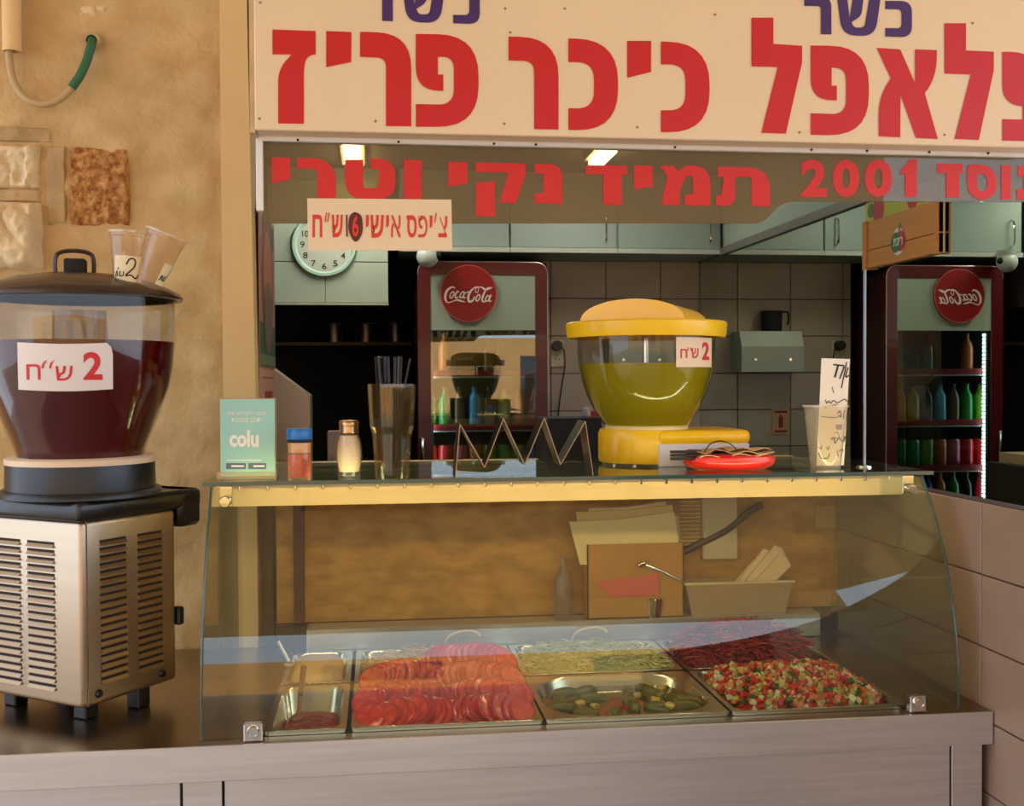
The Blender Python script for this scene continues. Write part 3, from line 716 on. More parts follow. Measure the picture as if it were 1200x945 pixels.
def louver_front(x, z, w):
    b = MB(BM); t = .009
    vs = [(x, 0, z + t), (x + w, 0, z + t), (x + w, -.006, z + .002), (x, -.006, z + .002), (x, 0, z + .002), (x + w, 0, z + .002)]
    b.add([Vector(v) for v in vs], [[0, 1, 2, 3], [3, 2, 5, 4], [0, 3, 4], [1, 5, 2]], 0)
    b.add([(x, -.0008, z + t), (x + w, -.0008, z + t), (x + w, -.0008, z + t + .005), (x, -.0008, z + t + .005)], [[0, 1, 2, 3]], 1)
    return b
def louver_side(y, z, w):
    b = MB(BM); t = .009
    vs = [(0, y, z + t), (0, y + w, z + t), (.006, y + w, z + .002), (.006, y, z + .002), (0, y, z + .002), (0, y + w, z + .002)]
    b.add([Vector(v) for v in vs], [[0, 1, 2, 3], [3, 2, 5, 4], [0, 3, 4], [1, 5, 2]], 0)
    b.add([(.0008, y, z + t), (.0008, y + w, z + t), (.0008, y + w, z + t + .005), (.0008, y, z + t + .005)], [[0, 1, 2, 3]], 1)
    return b
for x in (-.157, -.259):
    for k in range(19): ob('louver', louver_front(x, .948 + k * .0163, .08), [M_lv, M_slot], body)
for y in (.047, .148):
    for k in range(19): ob('louver', louver_side(y, .960 + k * .0158, .070), [M_lv, M_slot], body)
for y in (.04, .215):
    b = MB(BM); T = Matrix.Translation((.003, y, .944)) @ Matrix.Rotation(PI / 2, 4, 'Y'); b.lathe([(1e-5, .004), (.006, .004), (.009, 0), (.009, -.003)], n=14, T=T)
    ob('screw', b, M_black, body, smooth=True)
for x, y in ((-.065, .065), (-.024, .17), (-.28, .065), (-.28, .2)):
    b = MB(BM); b.box(x - .018, x + .018, y - .018, y + .018, CT, .925, bev=.003); ob('foot', b, M_black, dsp)
b = MB(BM); b.box(-W_ - .01, .008, -.01, D_ + .075, 1.300, 1.342, bev=.012, seg=3); b.box(-W_ - .01, .008, D_ + .006, D_ + .075, 1.258, 1.342, bev=.010)
M_tray = mat('tray_black', (26, 22, 20), .28)
tray = ob('drip_tray', b, M_tray, dsp, smooth=True)
b = MB(BM); b.box(-.02, .005, D_, D_ + .02, 1.04, 1.08, bev=.004); ob('rear_tap', b, M_black, dsp)
DC = Vector((-.628, 2.462, 0))
def zz(py): return 1.58 + (449.5 - py) / 540
DP = [(107, 350), (107.5, 380), (107, 402), (104.5, 430), (100, 454), (87, 487), (77, 512), (72, 527), (70, 534)]
dprof = [(r / 540, zz(y)) for r, y in DP]
c0 = (DC.x, DC.y, 0)
ob('collar', MB().lathe([(1e-5, 1.342), (.165, 1.342), (.165, 1.350), (.160, 1.356), (.152, 1.356), (.151, zz(538)), (.15, zz(536))], c=c0, n=64), M_black, dsp, smooth=True)
ob('collar_ring', MB().lathe([(.152, zz(541)), (.153, zz(535)), (.148, zz(533)), (1e-5, zz(533))], c=c0, n=64), mat('ivory_ring', (224, 196, 160), .4), dsp, smooth=True)
M_bowl = thin_glass('bowl_plastic', (232, 232, 226), ior=1.45)
bowl = ob('bowl', MB().lathe(dprof, c=c0, n=72), M_bowl, dsp, smooth=True)
lq = [(r / 540 - .004, zz(y)) for r, y in DP if y >= 402]
M_rj = mat('red_juice', (84, 2, 10), .15, coat=.3, spec=.3)
ob('red_juice', MB().lathe([(1e-5, lq[0][1])] + lq + [(1e-5, lq[-1][1])], c=c0, n=72), M_rj, dsp, smooth=True)
ob('cooling_column', MB().lathe([(1e-5, zz(366)), (.055, zz(366)), (.058, zz(402))], c=c0, n=32), thin_glass('column', (214, 200, 180), haze=.2, hazecol=(220, 200, 170)), dsp, smooth=True)
M_lid = mat('lid_brown', (52, 34, 26), .3, coat=.3)
lid = ob('lid', MB().lathe([(.200, zz(353)), (.212, zz(353)), (.2135, zz(350)), (.208, zz(346)), (.185, zz(339)), (.14, zz(330)), (.09, zz(325)), (.03, zz(322)), (1e-5, zz(321.5))], c=c0, n=72), M_lid, dsp, smooth=True)
hx = DC.x - .004; Rl = Matrix.Translation((hx, DC.y - .02, 0)) @ Matrix.Rotation(.15, 4, 'Z')
b = MB(Rl); b.tube([(-.038, 0, zz(328)), (-.038, 0, zz(308)), (-.029, 0, zz(300)), (0, 0, zz(297.5)), (.029, 0, zz(300)), (.038, 0, zz(308)), (.038, 0, zz(328))], .0045, 8)
ob('lid_handle', b, mat('handle_brown', (60, 46, 38), .3), lid, smooth=True)
ob('lid_knob', MB(Rl).box(-.020, .024, -.02, .02, zz(328), zz(307), bev=.005, seg=2), M_blackm, lid, smooth=True)
def bowl_map(c, profile, px0, py0, scl, dth0, off=.002):
    """wrap survey points on the bowl of revolution"""
    pr = sorted([(z, r) for r, z in profile])
    def rad(z):
        for (za_, ra), (zb_, rb) in zip(pr[:-1], pr[1:]):
            if za_ <= z <= zb_: return ra + (rb - ra) * (z - za_) / max(1e-9, zb_ - za_)
        return pr[-1][1] if z > pr[-1][0] else pr[0][1]
    v0 = Vector((CAM.x - c.x, CAM.y - c.y)); base = math.atan2(v0.y, v0.x)
    def f(x, y, o_=0):
        z = 1.58 + (py0 - y) / scl; r = rad(z) + off + o_; s_ = max(-.98, min(.98, (x - px0) / scl / r)); a = base + math.asin(s_)
        return Vector((c.x + r * math.cos(a), c.y + r * math.sin(a), z))
    return f
bmap = bowl_map(DC, dprof, 98, 449.5, 540, 0)
def grid_decal(name, x0, y0, x1, y1, mp, m, parent, nx=16, ny=4, dy=0, cut=0):
    vs = []; fs = []
    for j in range(ny + 1):
        for i in range(nx + 1):
            x = x0 + (x1 - x0) * i / nx; y = y0 + (y1 - y0) * j / ny + dy * math.sin(PI * i / nx)
            if cut and j == 0 and i == nx: y += cut; x -= cut * .3
            vs.append(mp(x, y))
    fs = [[j * (nx + 1) + i, j * (nx + 1) + i + 1, (j + 1) * (nx + 1) + i + 1, (j + 1) * (nx + 1) + i] for j in range(ny) for i in range(nx)]
    return ob(name, MB().add(vs, fs), m, parent, smooth=True)
lb_ = grid_decal('price_label', 36, 405.5, 131, 456, bmap, mat('label_white', (226, 214, 204), .6), bowl, dy=2, cut=5)
M_lred = mat('label_red', (206, 44, 48), .6)
mp2 = lambda x, y: bmap(x, y, .001)
for s_, x0, y0, x1, y1 in (('2', 101, 416, 120.5, 446), ('ח', 44.5, 429, 58.5, 445.5), ('ש', 73.5, 431, 90.5, 446.5)):
    decal_mesh('print', fit_text(s_, x0, y0, x1, y1, bold=.03 if s_ == '2' else .005), mp2, M_lred, bowl)
for x in (60.5, 68): decal_mesh('print', ribbon([(x, 433.5), (x + 1.5, 428), (x + 4.5, 425)], [2.2, 1.8, .5]), mp2, M_lred, bowl)

# two plastic cups standing on the lid
M_cup = thin_glass('frosted_cup', (240, 226, 202), haze=.14, hazecol=(246, 232, 206))
def cup(name, base_c, H, r0, r1, tilt, label, note, mats=M_cup):
    T = Matrix.Translation(base_c) @ tilt
    c = thing(name, label, 'cup', base_c, 'plastic sample cups on the brown lid' if 'lid' in label else None)
    ob('cup_body', MB().lathe([(1e-5, 0), (r0, 0), (r0 + .001, .004), (r1 - .0005, H - .012), (r1 + .001, H - .011), (r1 + .0015, H - .002)], n=40, T=T), mats, c, smooth=True)
    ob('cup_rim', MB().lathe([(r1, H), (r1 + .004, H), (r1 + .004, H - .004), (r1, H - .004)], n=40, T=T), thin_glass('cup_rim_plastic', (240, 226, 202), haze=.4, hazecol=(246, 236, 214)), c, smooth=True)
    return c, T
M_lab = mat('cup_label', (240, 222, 176), .7)
M_ink = mat('black_ink', (20, 16, 16), .6)
def cup_map(T, r0, r1, H, face):
    def f(x, z, o_=0.0006):
        r = r0 + (r1 - r0) * z / H + o_ + .0012; a = face + x / r
        return T @ Vector((r * math.cos(a), r * math.sin(a), z))
    return f
cy_ = DC.y - .09
b1 = P('Y', cy_, 149, 339); c1_, T1 = cup('plastic_cup', b1, .118, .026, .040, Matrix.Rotation(.06, 4, 'Y'), 'upright clear plastic cup with a paper 2 label on the brown lid', 'a')
face = math.atan2(-b1.y, -b1.x)
def note(c_, T_, x0, x1, z0, z1, fc, H=.118, r0=.026, r1=.040):
    f = cup_map(T_, r0, r1, H, fc); nx = 8; vs = [f(x0 + (x1 - x0) * i / nx, z) for z in (z0, z1) for i in range(nx + 1)]
    return ob('paper_label', MB().add(vs, [[i, i + 1, nx + 2 + i, nx + 1 + i] for i in range(nx)]), M_lab, c_), (lambda x, z: f(x, z, .0014))
_, f = note(c1_, T1, -.030, .030, .012, .066, face)
decal_mesh('handwriting', ribbon([(-.004, .048), (.003, .060), (.013, .058), (.012, .044), (-.004, .026), (.006, .027), (.016, .021), (.022, .029)], .003), f, M_ink, c1_)
for pts in ([(-.027, .022), (-.024, .034), (-.021, .023)], [(-.016, .034), (-.016, .024), (-.009, .026), (-.009, .034)], [(-.022, .038), (-.019, .041)]):
    decal_mesh('handwriting', ribbon(pts, .0022), f, M_ink, c1_)
tl_ = math.radians(22)
b2 = P('Y', cy_, 171, 336); c2_, T2 = cup('plastic_cup', b2, .118, .026, .041, Matrix.Rotation(tl_, 4, 'Y'), 'tilted clear plastic cup leaning beside the upright cup on the lid', 'b')
_, f = note(c2_, T2, .0, .040, .012, .060, face + .5, r1=.041)
for pts in ([(.004, .022), (.007, .034), (.010, .023)], [(.014, .034), (.014, .024), (.020, .026), (.020, .034)], [(.026, .03), (.032, .05), (.034, .06)]):
    decal_mesh('handwriting', ribbon(pts, .0022), f, M_ink, c2_)

# ------------------------------------------------------------------ yellow drink dispenser on the ledge
YC = Vector((P('Y', 2.72, 757, 450).x, 2.72, 0)); ys = 1292 / (YC.y * .9924 + YC.x * .1229) * 1.0; yz0 = 443.8
def yz(py): return 1.58 + (yz0 - py) / ys
M_yel = mat('yellow_plastic', (250, 196, 12), .35, coat=.2)
LZ = 1.3705
yd = thing('drink_dispenser', 'yellow drink machine full of pale yellow juice standing on the glass shelf', 'drink dispenser', (YC.x, YC.y, LZ))
cY = (YC.x, YC.y, 0)
xr = P('Y', YC.y, 861, 520).x
b = MB(); b.lathe([(1e-5, yz(538)), (.118, yz(538)), (.121, yz(534)), (.121, yz(505)), (.116, yz(500)), (1e-5, yz(499))], c=cY, n=48)
ybase = ob('base_drum', b, M_yel, yd, smooth=True)
b = MB(); b.box(YC.x - .0, xr, YC.y - .128, YC.y + .11, yz(516), yz(500), bev=.014, seg=3); ob('base_top', b, M_yel, yd, smooth=True)
b = MB(); b.box(YC.x + .0, xr - .004, YC.y - .126, YC.y + .108, yz(541), yz(515), bev=.003); ob('motor_housing', b, mat('pale_grey_plastic', (214, 208, 204), .4), yd)
for dx, dy in ((-.09, -.05), (-.05, -.09), (.0, .10), (.08, .06)):
    ob('foot', MB().lathe([(1e-5, LZ), (.008, LZ), (.006, yz(536)), (1e-5, yz(536))], c=(YC.x + dx, YC.y + dy, 0), n=10), M_chrome, yd, smooth=True)
ob('collar_ring', MB().lathe([(.105, yz(502)), (.103, yz(495)), (.09, yz(494))], c=cY, n=48), mat('cream_ring', (240, 216, 140), .4), yd, smooth=True)
YP = [(81, 385), (81, 395), (79.5, 424), (76, 440), (70, 460), (62, 477), (53, 490), (48, 497)]
yprof = [(r / ys, yz(y)) for r, y in YP]
ybowl = ob('bowl', MB().lathe(yprof, c=cY, n=64), M_bowl, yd, smooth=True)
M_yj = mat('yellow_juice', (166, 148, 20), .15, coat=.5, spec=.3)
lq = [(r / ys - .003, yz(y)) for r, y in YP if y >= 424]
ob('yellow_juice', MB().lathe([(1e-5, lq[0][1])] + lq + [(1e-5, lq[-1][1])], c=cY, n=64), M_yj, yd, smooth=True)
ob('mixing_rod', MB().lathe([(1e-5, yz(392)), (.007, yz(392)), (.007, yz(424))], c=cY, n=12), M_chrome, yd, smooth=True)
ylid = ob('lid', MB().lathe([(.186, yz(394)), (.197, yz(394)), (.200, yz(390)), (.202, yz(378)), (.198, yz(376)), (1e-5, yz(375))], c=cY, n=64), M_yel, yd, smooth=True)
b = MB(Matrix.Translation((YC.x, YC.y, 0)) @ Matrix.Rotation(math.radians(-34), 4, 'Z')); n_ = 20; a_ = []; b_l = []
for k in range(n_ + 1):
    t = PI * k / n_; xx = -math.cos(t) * .135; z_ = yz(377) + math.sin(t) ** .85 * .056
    a_.append((xx, -.105, z_)); b_l.append((xx * .9, .12, yz(377) + math.sin(t) ** .85 * .050))
b.prism(a_, b_l); ob('lid_hump', b, M_yel, ylid, smooth=True, ang=50)
ymap = bowl_map(YC, yprof, 757, yz0, ys, 0)
grid_decal('price_label', 790, 396, 831, 429, ymap, mat('label_cream', (232, 204, 170), .6), ybowl, nx=10)
mp3 = lambda x, y: ymap(x, y, .001)
for s_, x0, y0, x1, y1 in (('2', 819.5, 401, 828, 421), ('ח', 795, 409, 802.5, 419), ('ש', 807.5, 408, 815.5, 419)):
    decal_mesh('print', fit_text(s_, x0, y0, x1, y1, bold=.03 if s_ == '2' else .01), mp3, M_lred, ybowl)
for x in (803, 806.5): decal_mesh('print', ribbon([(x, 411), (x + .6, 407)], [1.2, .8]), mp3, M_lred, ybowl)

# ------------------------------------------------------------------ things standing on the glass shelf
SZ = 1.3705
def zY(Y, x, y): return P('Y', Y, x, y).z
# mint information card in a clear stand
a = P('Y', 2.44, 258, 500).x; e = P('Y', 2.44, 322, 500).x; zt_ = zY(2.44, 290, 468)
cs = thing('card_stand', 'mint green upright card with white lettering in a clear stand', 'card stand', ((a + e) / 2, 2.44, SZ))
ob('stand', MB().box(a - .003, e + .005, 2.405, 2.47, SZ, SZ + .004).box(a - .003, e + .005, 2.405, 2.409, SZ, SZ + .018).box(a - .002, e + .003, 2.4475, 2.4495, SZ, zt_ + .002), thin_glass('acrylic', (236, 232, 220), haze=.12, hazecol=(230, 220, 200)), cs)
M_mintc = mat('card_mint', (158, 206, 186), .5)
ob('card', MB().box(a, e, 2.4400, 2.4465, SZ + .006, zt_), M_mintc, cs)
mp = plane_map(2.4392)
M_wt = mat('white_print', (246, 238, 222), .6)
decal_mesh('print', fit_text('colu', 269, 504, 303, 524, bold=.035), mp, M_wt, cs)
for s_, x0, y0, x1, y1 in (('הצטרפו לקהילה שלנו', 266, 482, 312, 488), ('ותהנו מהטבות', 271, 490, 306, 495)):
    decal_mesh('print', fit_text(s_[::-1], x0, y0, x1, y1, bold=.01), mp, M_wt, cs)
b = MB()
for x0, x1 in ((265, 288), (291, 312)): b.flat([mp(x0, 543), mp(x1, 543), mp(x1, 550), mp(x0, 550)])
ob('badge', b, mat('badge_grey', (90, 110, 120), .5), cs)
ob('rule', MB().flat([mp(266, 539), mp(306, 539), mp(306, 540), mp(266, 540)]), M_wt, cs)
mp = plane_map(2.4385)
for x0, x1 in ((271, 286), (297, 310)): decal_mesh('print', ribbon([(x0, 546.5), (x1, 546.5)], 2.0), mp, M_wt, cs)
# spice jar
c = P('Z', SZ, 350.5, 563); c0 = (c.x, c.y + .02, SZ)
sj = thing('spice_jar', 'plastic spice jar with blue lid and orange-red powder', 'jar', c0)
ob('jar_body', MB().lathe([(1e-5, .0), (.0245, 0), (.0255, .004), (.0255, .082), (.0245, .086)], c=c0, n=36), thin_glass('jar_plastic', (240, 220, 180), haze=.12, hazecol=(240, 210, 160)), sj, smooth=True)
ob('spice', MB().lathe([(1e-5, .006), (.0235, .006), (.0235, .055), (1e-5, .058)], c=c0, n=36), mat('spice_orange', (228, 84, 34), .8, var=.3, vscale=40), sj, smooth=True)
ob('upper_label', MB().lathe([(.0238, .058), (.0238, .080)], c=c0, n=36), mat('jar_yellow', (236, 190, 110), .6), sj, smooth=True)
ob('lid_band', MB().lathe([(.0262, .080), (.0262, .087)], c=c0, n=36), M_blackm, sj, smooth=True)
ob('lid', MB().lathe([(.0265, .087), (.0272, .090), (.0272, .106), (.025, .110), (1e-5, .1105)], c=c0, n=36), mat('lid_blue', (24, 110, 178), .35), sj, smooth=True)
# salt shaker
c = P('Z', SZ, 409, 560); c0 = (c.x, c.y + .02, SZ)
ss = thing('salt_shaker', 'ribbed glass shaker full of white salt with brass screw cap', 'shaker', c0)
def rib(r, z): return r + .0005 * math.sin(z * 900)
gp = [(1e-5, 0), (.0235, 0), (.0245, .003), (.024, .012)] + [(rib(.0245 + .004 * math.sin(PI * min(1, (z - .012) / .075)), z), z) for z in [.012 + .0022 * k for k in range(1, 34)]] + [(.0195, .094), (.0185, .099)]
ob('glass', MB().lathe(gp, c=c0, n=36), thin_glass('shaker_glass', (244, 236, 220), haze=.05), ss, smooth=True, ang=80)
ob('salt', MB().lathe([(1e-5, .012), (.021, .012), (.0245, .03), (.0258, .05), (.0235, .075), (.018, .092), (1e-5, .093)], c=c0, n=30), mat('salt_white', (240, 222, 196), .8), ss, smooth=True)
ob('cap', MB().lathe([(.0205, .096), (.0215, .098), (.0205, .102), (.0215, .106), (.0205, .110), (.0215, .114), (.0215, .121), (.019, .125), (1e-5, .126)], c=c0, n=36), mat('brass_cap', (196, 158, 108), .3, 1), ss, smooth=True)
# tall glass with black straws
c = P('Z', SZ, 460, 561); c0 = (c.x, c.y + .035, SZ)
tg = thing('straw_glass', 'tall faceted drinking glass holding black straws', 'glass', c0)
H = .205
M_tg = thin_glass('tumbler_glass', (240, 232, 208), haze=.02, hazecol=(230, 200, 140))
ob('glass', MB().lathe([(1e-5, 0), (.036, 0), (.037, .004), (.043, .095), (.048, .112), (.0525, .198), (.052, H), (.049, H), (.0445, .114), (.039, .097), (.033, .022), (1e-5, .018)], c=c0, n=12), M_tg, tg)
M_straw = mat('black_straw', (24, 19, 19), .35)
rd = random.Random(3); fs_ = None
for k in range(22):
    a = rd.uniform(0, 2 * PI); r0 = rd.uniform(0, .024); lean = rd.uniform(.2, 1) * .026; a2 = rd.choice([a, a, rd.uniform(0, 6)])
    L_ = rd.uniform(.235, .262)
    pa = Vector((c0[0] + r0 * math.cos(a), c0[1] + r0 * math.sin(a), SZ + .020)); pb = Vector((c0[0] + (r0 + lean) * math.cos(a2), c0[1] + (r0 + lean) * math.sin(a2), SZ + .02 + L_))
    if fs_ is None:
        b = MB(); b.tube([(0, 0, 0), (0, 0, .12), (0, 0, .245)], .0028, 7, smooth=False); o = fs_ = ob('straw', b, M_straw, smooth=True, loc=(0, 0, 0))
    else: o = fs_.copy(); COL.objects.link(o)
    d = (pb - pa).normalized(); o.matrix_world = Matrix.Translation(pa) @ d.to_track_quat('Z', 'Y').to_matrix().to_4x4()
    props(o, 'thin black drinking straw standing in the tall glass', 'straw', 'black straws in the tall glass')
# folded steel rack
zgp = [(534, 556), (539, 497), (568, 548), (590, 491), (615, 545), (638, 490), (657, 545), (686, 494), (695, 552)]
F_ = [P('Y', 2.42, x, y) for x, y in zgp]
for v in F_: v.z = max(v.z, SZ + .001)
F_[0].z = F_[-1].z = SZ + .0005
b = MB()
for p, q in zip(F_[:-1], F_[1:]):
    n_ = Vector((-(q.z - p.z), 0, q.x - p.x)).normalized() * .0016
    b.prism([p - n_ / 2, q - n_ / 2, q + n_ / 2, p + n_ / 2], [v + Vector((0, .085, 0)) for v in (p - n_ / 2, q - n_ / 2, q + n_ / 2, p + n_ / 2)])
ob('food_holder', b, mat('rack_steel', (150, 136, 120), .28, 1), loc=(F_[4].x, 2.46, SZ), label='zigzag folded steel pita holder standing on the glass shelf', cat='holder')
# red dish with folded paper and forks
c = P('Z', SZ, 864, 552); c0 = (c.x, c.y + .06, SZ)
rdish = thing('red_dish', 'bright red rounded plastic dish heaped with folded brown paper', 'dish', c0)
ob('dish', MB().lathe([(1e-5, .001), (.085, 0), (.104, .008), (.112, .020), (.108, .030), (.09, .036), (1e-5, .036)], c=c0, n=48, ry=.62), mat('red_plastic', (232, 44, 34), .3, coat=.3), rdish, smooth=True)
M_kr = mat('kraft_paper', (206, 160, 106), .8, var=.12, vscale=10); M_kr2 = mat('light_paper', (226, 184, 132), .8)
rd = random.Random(8)
for k, (dx, dy, dz, ww, hh, rz, ry_, mm) in enumerate(((-.01, -.03, .034, .16, .055, .05, -.03, M_kr2), (.03, -.02, .040, .13, .06, -.15, .04, M_kr), (-.04, .0, .044, .12, .06, .25, -.06, M_kr), (.04, .01, .046, .12, .05, .1, .03, M_kr2))):
    T = Matrix.Translation((c.x + dx, c.y + .06 + dy, SZ + dz)) @ Matrix.Rotation(rz, 4, 'Z') @ Matrix.Rotation(ry_, 4, 'Y')
    vs = []; nx = 10
    for j in range(2):
        for i in range(nx + 1): vs.append(T @ Vector((-ww / 2 + ww * i / nx, -hh / 2 + hh * j, .004 * math.sin(i * 1.3 + k) * (1 - j * .5))))
    vs += [v + Vector((0, 0, .0015)) for v in vs]; m_ = 2 * (nx + 1)
    fs = [[i, i + 1, nx + 2 + i, nx + 1 + i] for i in range(nx)] + [[m_ + i, m_ + nx + 1 + i, m_ + nx + 2 + i, m_ + i + 1] for i in range(nx)] + [[i, m_ + i, m_ + i + 1, i + 1] for i in range(nx)]
    ob('folded_paper', MB().add(vs, fs), mm, rdish)
ob('wire_loop', MB().tube([P('Y', 2.50, 824, 533), P('Y', 2.50, 832, 521), P('Y', 2.50, 845, 517), P('Y', 2.50, 858, 522), P('Y', 2.50, 866, 531)], .0014, 6), M_black, rdish, smooth=True)
nb = MB(); a = P('Y', 2.56, 809, 533); e = P('Y', 2.56, 893, 525); nb.box(a.x, e.x, 2.555, 2.64, SZ, e.z - .004, bev=.003)
ob('order_book', nb, mat('maroon_cover', (96, 22, 24), .6), loc=(a.x, 2.56, SZ), label='maroon booklet stack lying behind the red dish', cat='booklet')
for k, y in enumerate((530, 534, 538)):
    a = P('Y', 2.49, 786, y); e = P('Y', 2.50, 815, y + .5)
    o = ob('fork_handle', MB().box(a.x, e.x + .01, 2.485, 2.500, a.z - .003, a.z + .003, bev=.0015), M_black, loc=a, label=('topmost', 'middle', 'lowest')[k] + ' of three black plastic forks left of the red dish', cat='fork', group='black forks beside the red dish')
# tip cup
c = P('Z', SZ, 973.5, 550); c0 = Vector((c.x, c.y + .03, SZ))
M_tc = thin_glass('tip_cup_plastic', (238, 226, 204), haze=.22, hazecol=(240, 222, 196))
tc_, TT = cup('tip_cup', c0, .150, .034, .050, Matrix.Identity(4), 'tall clear plastic tip cup on the right end of the shelf', None, M_tc)
Yt = c0.y
tp = thing('tip_card', 'tall cream cardboard TIP strip with marker writing in the cup', 'card', (c0.x, Yt, SZ + .004))
q = [P('Y', Yt, 963, 420), P('Y', Yt, 996, 421), P('Y', Yt, 989, 546), P('Y', Yt, 957, 546)]
q[2].z = q[3].z = SZ + .006
ob('card', MB().prism(q, [v + Vector((0, .002, 0)) for v in q]), M_paper, tp)
mp = plane_map(Yt - .0012)
def t8(*p): return [(880 + u / 6.3, 410 + v / 6.3) for u, v in p]
for pts, wd in (([(607, 110), (685, 118)], 1.7), ([(645, 112), (620, 205)], 2.2), ([(708, 90), (668, 285)], 1.3), ([(690, 120), (655, 215)], 1.6), ([(718, 130), (700, 200), (722, 190)], 1.5), ([(600, 275), (612, 320)], .8),
                ([(550, 370), (560, 395), (575, 380), (590, 395), (610, 375), (640, 392), (690, 365), (710, 385)], 1.0), ([(545, 430), (580, 415), (640, 405)], .8),
                ([(520, 493), (580, 500), (640, 500)], .9), ([(640, 470), (660, 455), (665, 495), (645, 485)], 1.6), ([(690, 450), (680, 510)], .9), ([(590, 665), (615, 650), (620, 690), (650, 655), (680, 680), (695, 640)], 1.6),
                ([(615, 620), (640, 610), (650, 650), (620, 650)], .9), ([(500, 715), (515, 735), (525, 705)], 1.1), ([(560, 715), (570, 740), (580, 710)], 1.1), ([(500, 760), (520, 800), (565, 800), (580, 765)], 1.2), ([(635, 740), (645, 790)], 1.1), ([(650, 750), (680, 735), (665, 790)], 1.1)):
    decal_mesh('handwriting', ribbon(t8(*pts), wd), mp, M_ink, tp)
ob('stamp', MB().flat([mp(*p) for p in t8((625, 552), (675, 552), (668, 592), (632, 592))]), mat('stamp_brown', (120, 84, 66), .7), tp)
# chrome rear post of the shelf
c = P('Z', SZ, 1013, 548)
po = thing('shelf_post', 'slim chrome post rising from the shelf right of the tip cup', 'post', c)
ob('pole', MB().lathe([(.004, 0), (.004, .47), (1e-5, .472)], c=c, n=16), mat('pole_steel', (120, 124, 128), .35, 1), po, smooth=True)
ob('flange', MB().lathe([(1e-5, .006), (.008, .006), (.018, .004), (.019, 0)], c=c, n=24), M_chrome, po, smooth=True)

# ------------------------------------------------------------------ inside the case, behind the pans
ob('rear_tray', MB().box(-.18, 1.2, 2.866, 2.936, CT + .001, .945, bev=.003), M_steel, loc=(.5, 2.9, CT), label='steel ledge at the back of the display case behind the pans', cat='ledge')
TZ = .9455
def PB(x, y, Y=2.9): return P('Y', Y, x, y)
a = PB(686, 637); e = PB(798, 637)
M_card = mat('brown_cardboard', (196, 140, 72), .8, var=.08, vscale=8)
pb = thing('paper_box', 'brown cardboard box stuffed with cream paper bags', 'box', ((a.x + e.x) / 2, 2.9, TZ))
zt_ = a.z
ob('box_body', MB().box(a.x, e.x, 2.872, 2.875, TZ, zt_).box(a.x, e.x, 2.928, 2.931, TZ, zt_).box(a.x, a.x + .003, 2.872, 2.931, TZ, zt_).box(e.x - .003, e.x, 2.872, 2.931, TZ, zt_).box(a.x, e.x, 2.872, 2.931, TZ, TZ + .003), M_card, pb)
M_pk = mat('pink_paper', (222, 108, 92), .7)
qq = [PB(697, 683, 2.868), PB(772, 672, 2.868), PB(772, 698, 2.868), PB(718, 700, 2.868)]
ob('pink_sheet', MB().prism(qq, [v + Vector((0, .002, 0)) for v in qq]), M_pk, pb)
M_bag = [mat('bag_cream', (240, 212, 158), .75), mat('bag_cream_dark', (226, 192, 132), .75)]
rd = random.Random(17)
bags = [((667, 612), (790, 600), (800, 662), (680, 662)), ((675, 600), (788, 592), (795, 650), (684, 655)), ((690, 596), (780, 588), (792, 648), (690, 650)), ((680, 606), (796, 604), (798, 655), (690, 658))]
for k, q_ in enumerate(bags):
    Y = 2.880 + k * .011; qq = [P('Y', Y, x, y) for x, y in q_]
    mid = (qq[0] + qq[1]) / 2 + Vector((0, 0, -.006)); out_ = [qq[0], mid, qq[1], qq[2], qq[3]]
    o = ob('paper_bag', MB().prism(out_, [v + Vector((0, .006, 0)) for v in out_]), M_bag[k % 2], loc=qq[3], label=('frontmost', 'second', 'third', 'rearmost')[k] + ' cream paper bag standing in the cardboard box', cat='paper bag', group='paper bags in the cardboard box')
a = PB(800, 672); e = PB(925, 688)
tb = thing('bag_tub', 'translucent white plastic tub leaning full of pita bags', 'tub', ((a.x + e.x) / 2, 2.9, TZ))
b = MB(); tz = PB(860, 680).z; x0, x1 = a.x, e.x; t_ = .012
b.prism([(x0, 2.872, tz), (x1, 2.872, tz), (x1 - .02, 2.878, TZ), (x0 + .02, 2.878, TZ)], [(x0, 2.874, tz), (x1, 2.874, tz), (x1 - .02, 2.88, TZ), (x0 + .02, 2.88, TZ)])
b.prism([(x0, 2.930, tz), (x1, 2.930, tz), (x1 - .02, 2.925, TZ), (x0 + .02, 2.925, TZ)], [(x0, 2.932, tz), (x1, 2.932, tz), (x1 - .02, 2.927, TZ), (x0 + .02, 2.927, TZ)])
b.add([(x0, 2.872, tz), (x0, 2.932, tz), (x0 + .02, 2.927, TZ), (x0 + .02, 2.878, TZ)], [[0, 1, 2, 3]]); b.add([(x1, 2.872, tz), (x1, 2.932, tz), (x1 - .02, 2.927, TZ), (x1 - .02, 2.878, TZ)], [[0, 1, 2, 3]])
b.add([(x0 + .02, 2.878, TZ), (x1 - .02, 2.878, TZ), (x1 - .02, 2.927, TZ), (x0 + .02, 2.927, TZ)], [[0, 1, 2, 3]])
ob('tub_wall', b, thin_glass('milky_plastic', (232, 216, 190), haze=.45, hazecol=(232, 206, 168)), tb)
ob('tub_rim', MB().box(x0 - .004, x1 + .004, 2.869, 2.873, tz - .006, tz + .001, bev=.001), mat('tub_rim', (232, 206, 160), .5), tb)
M_pb = mat('pita_bag', (240, 208, 168), .7, var=.06, vscale=20)
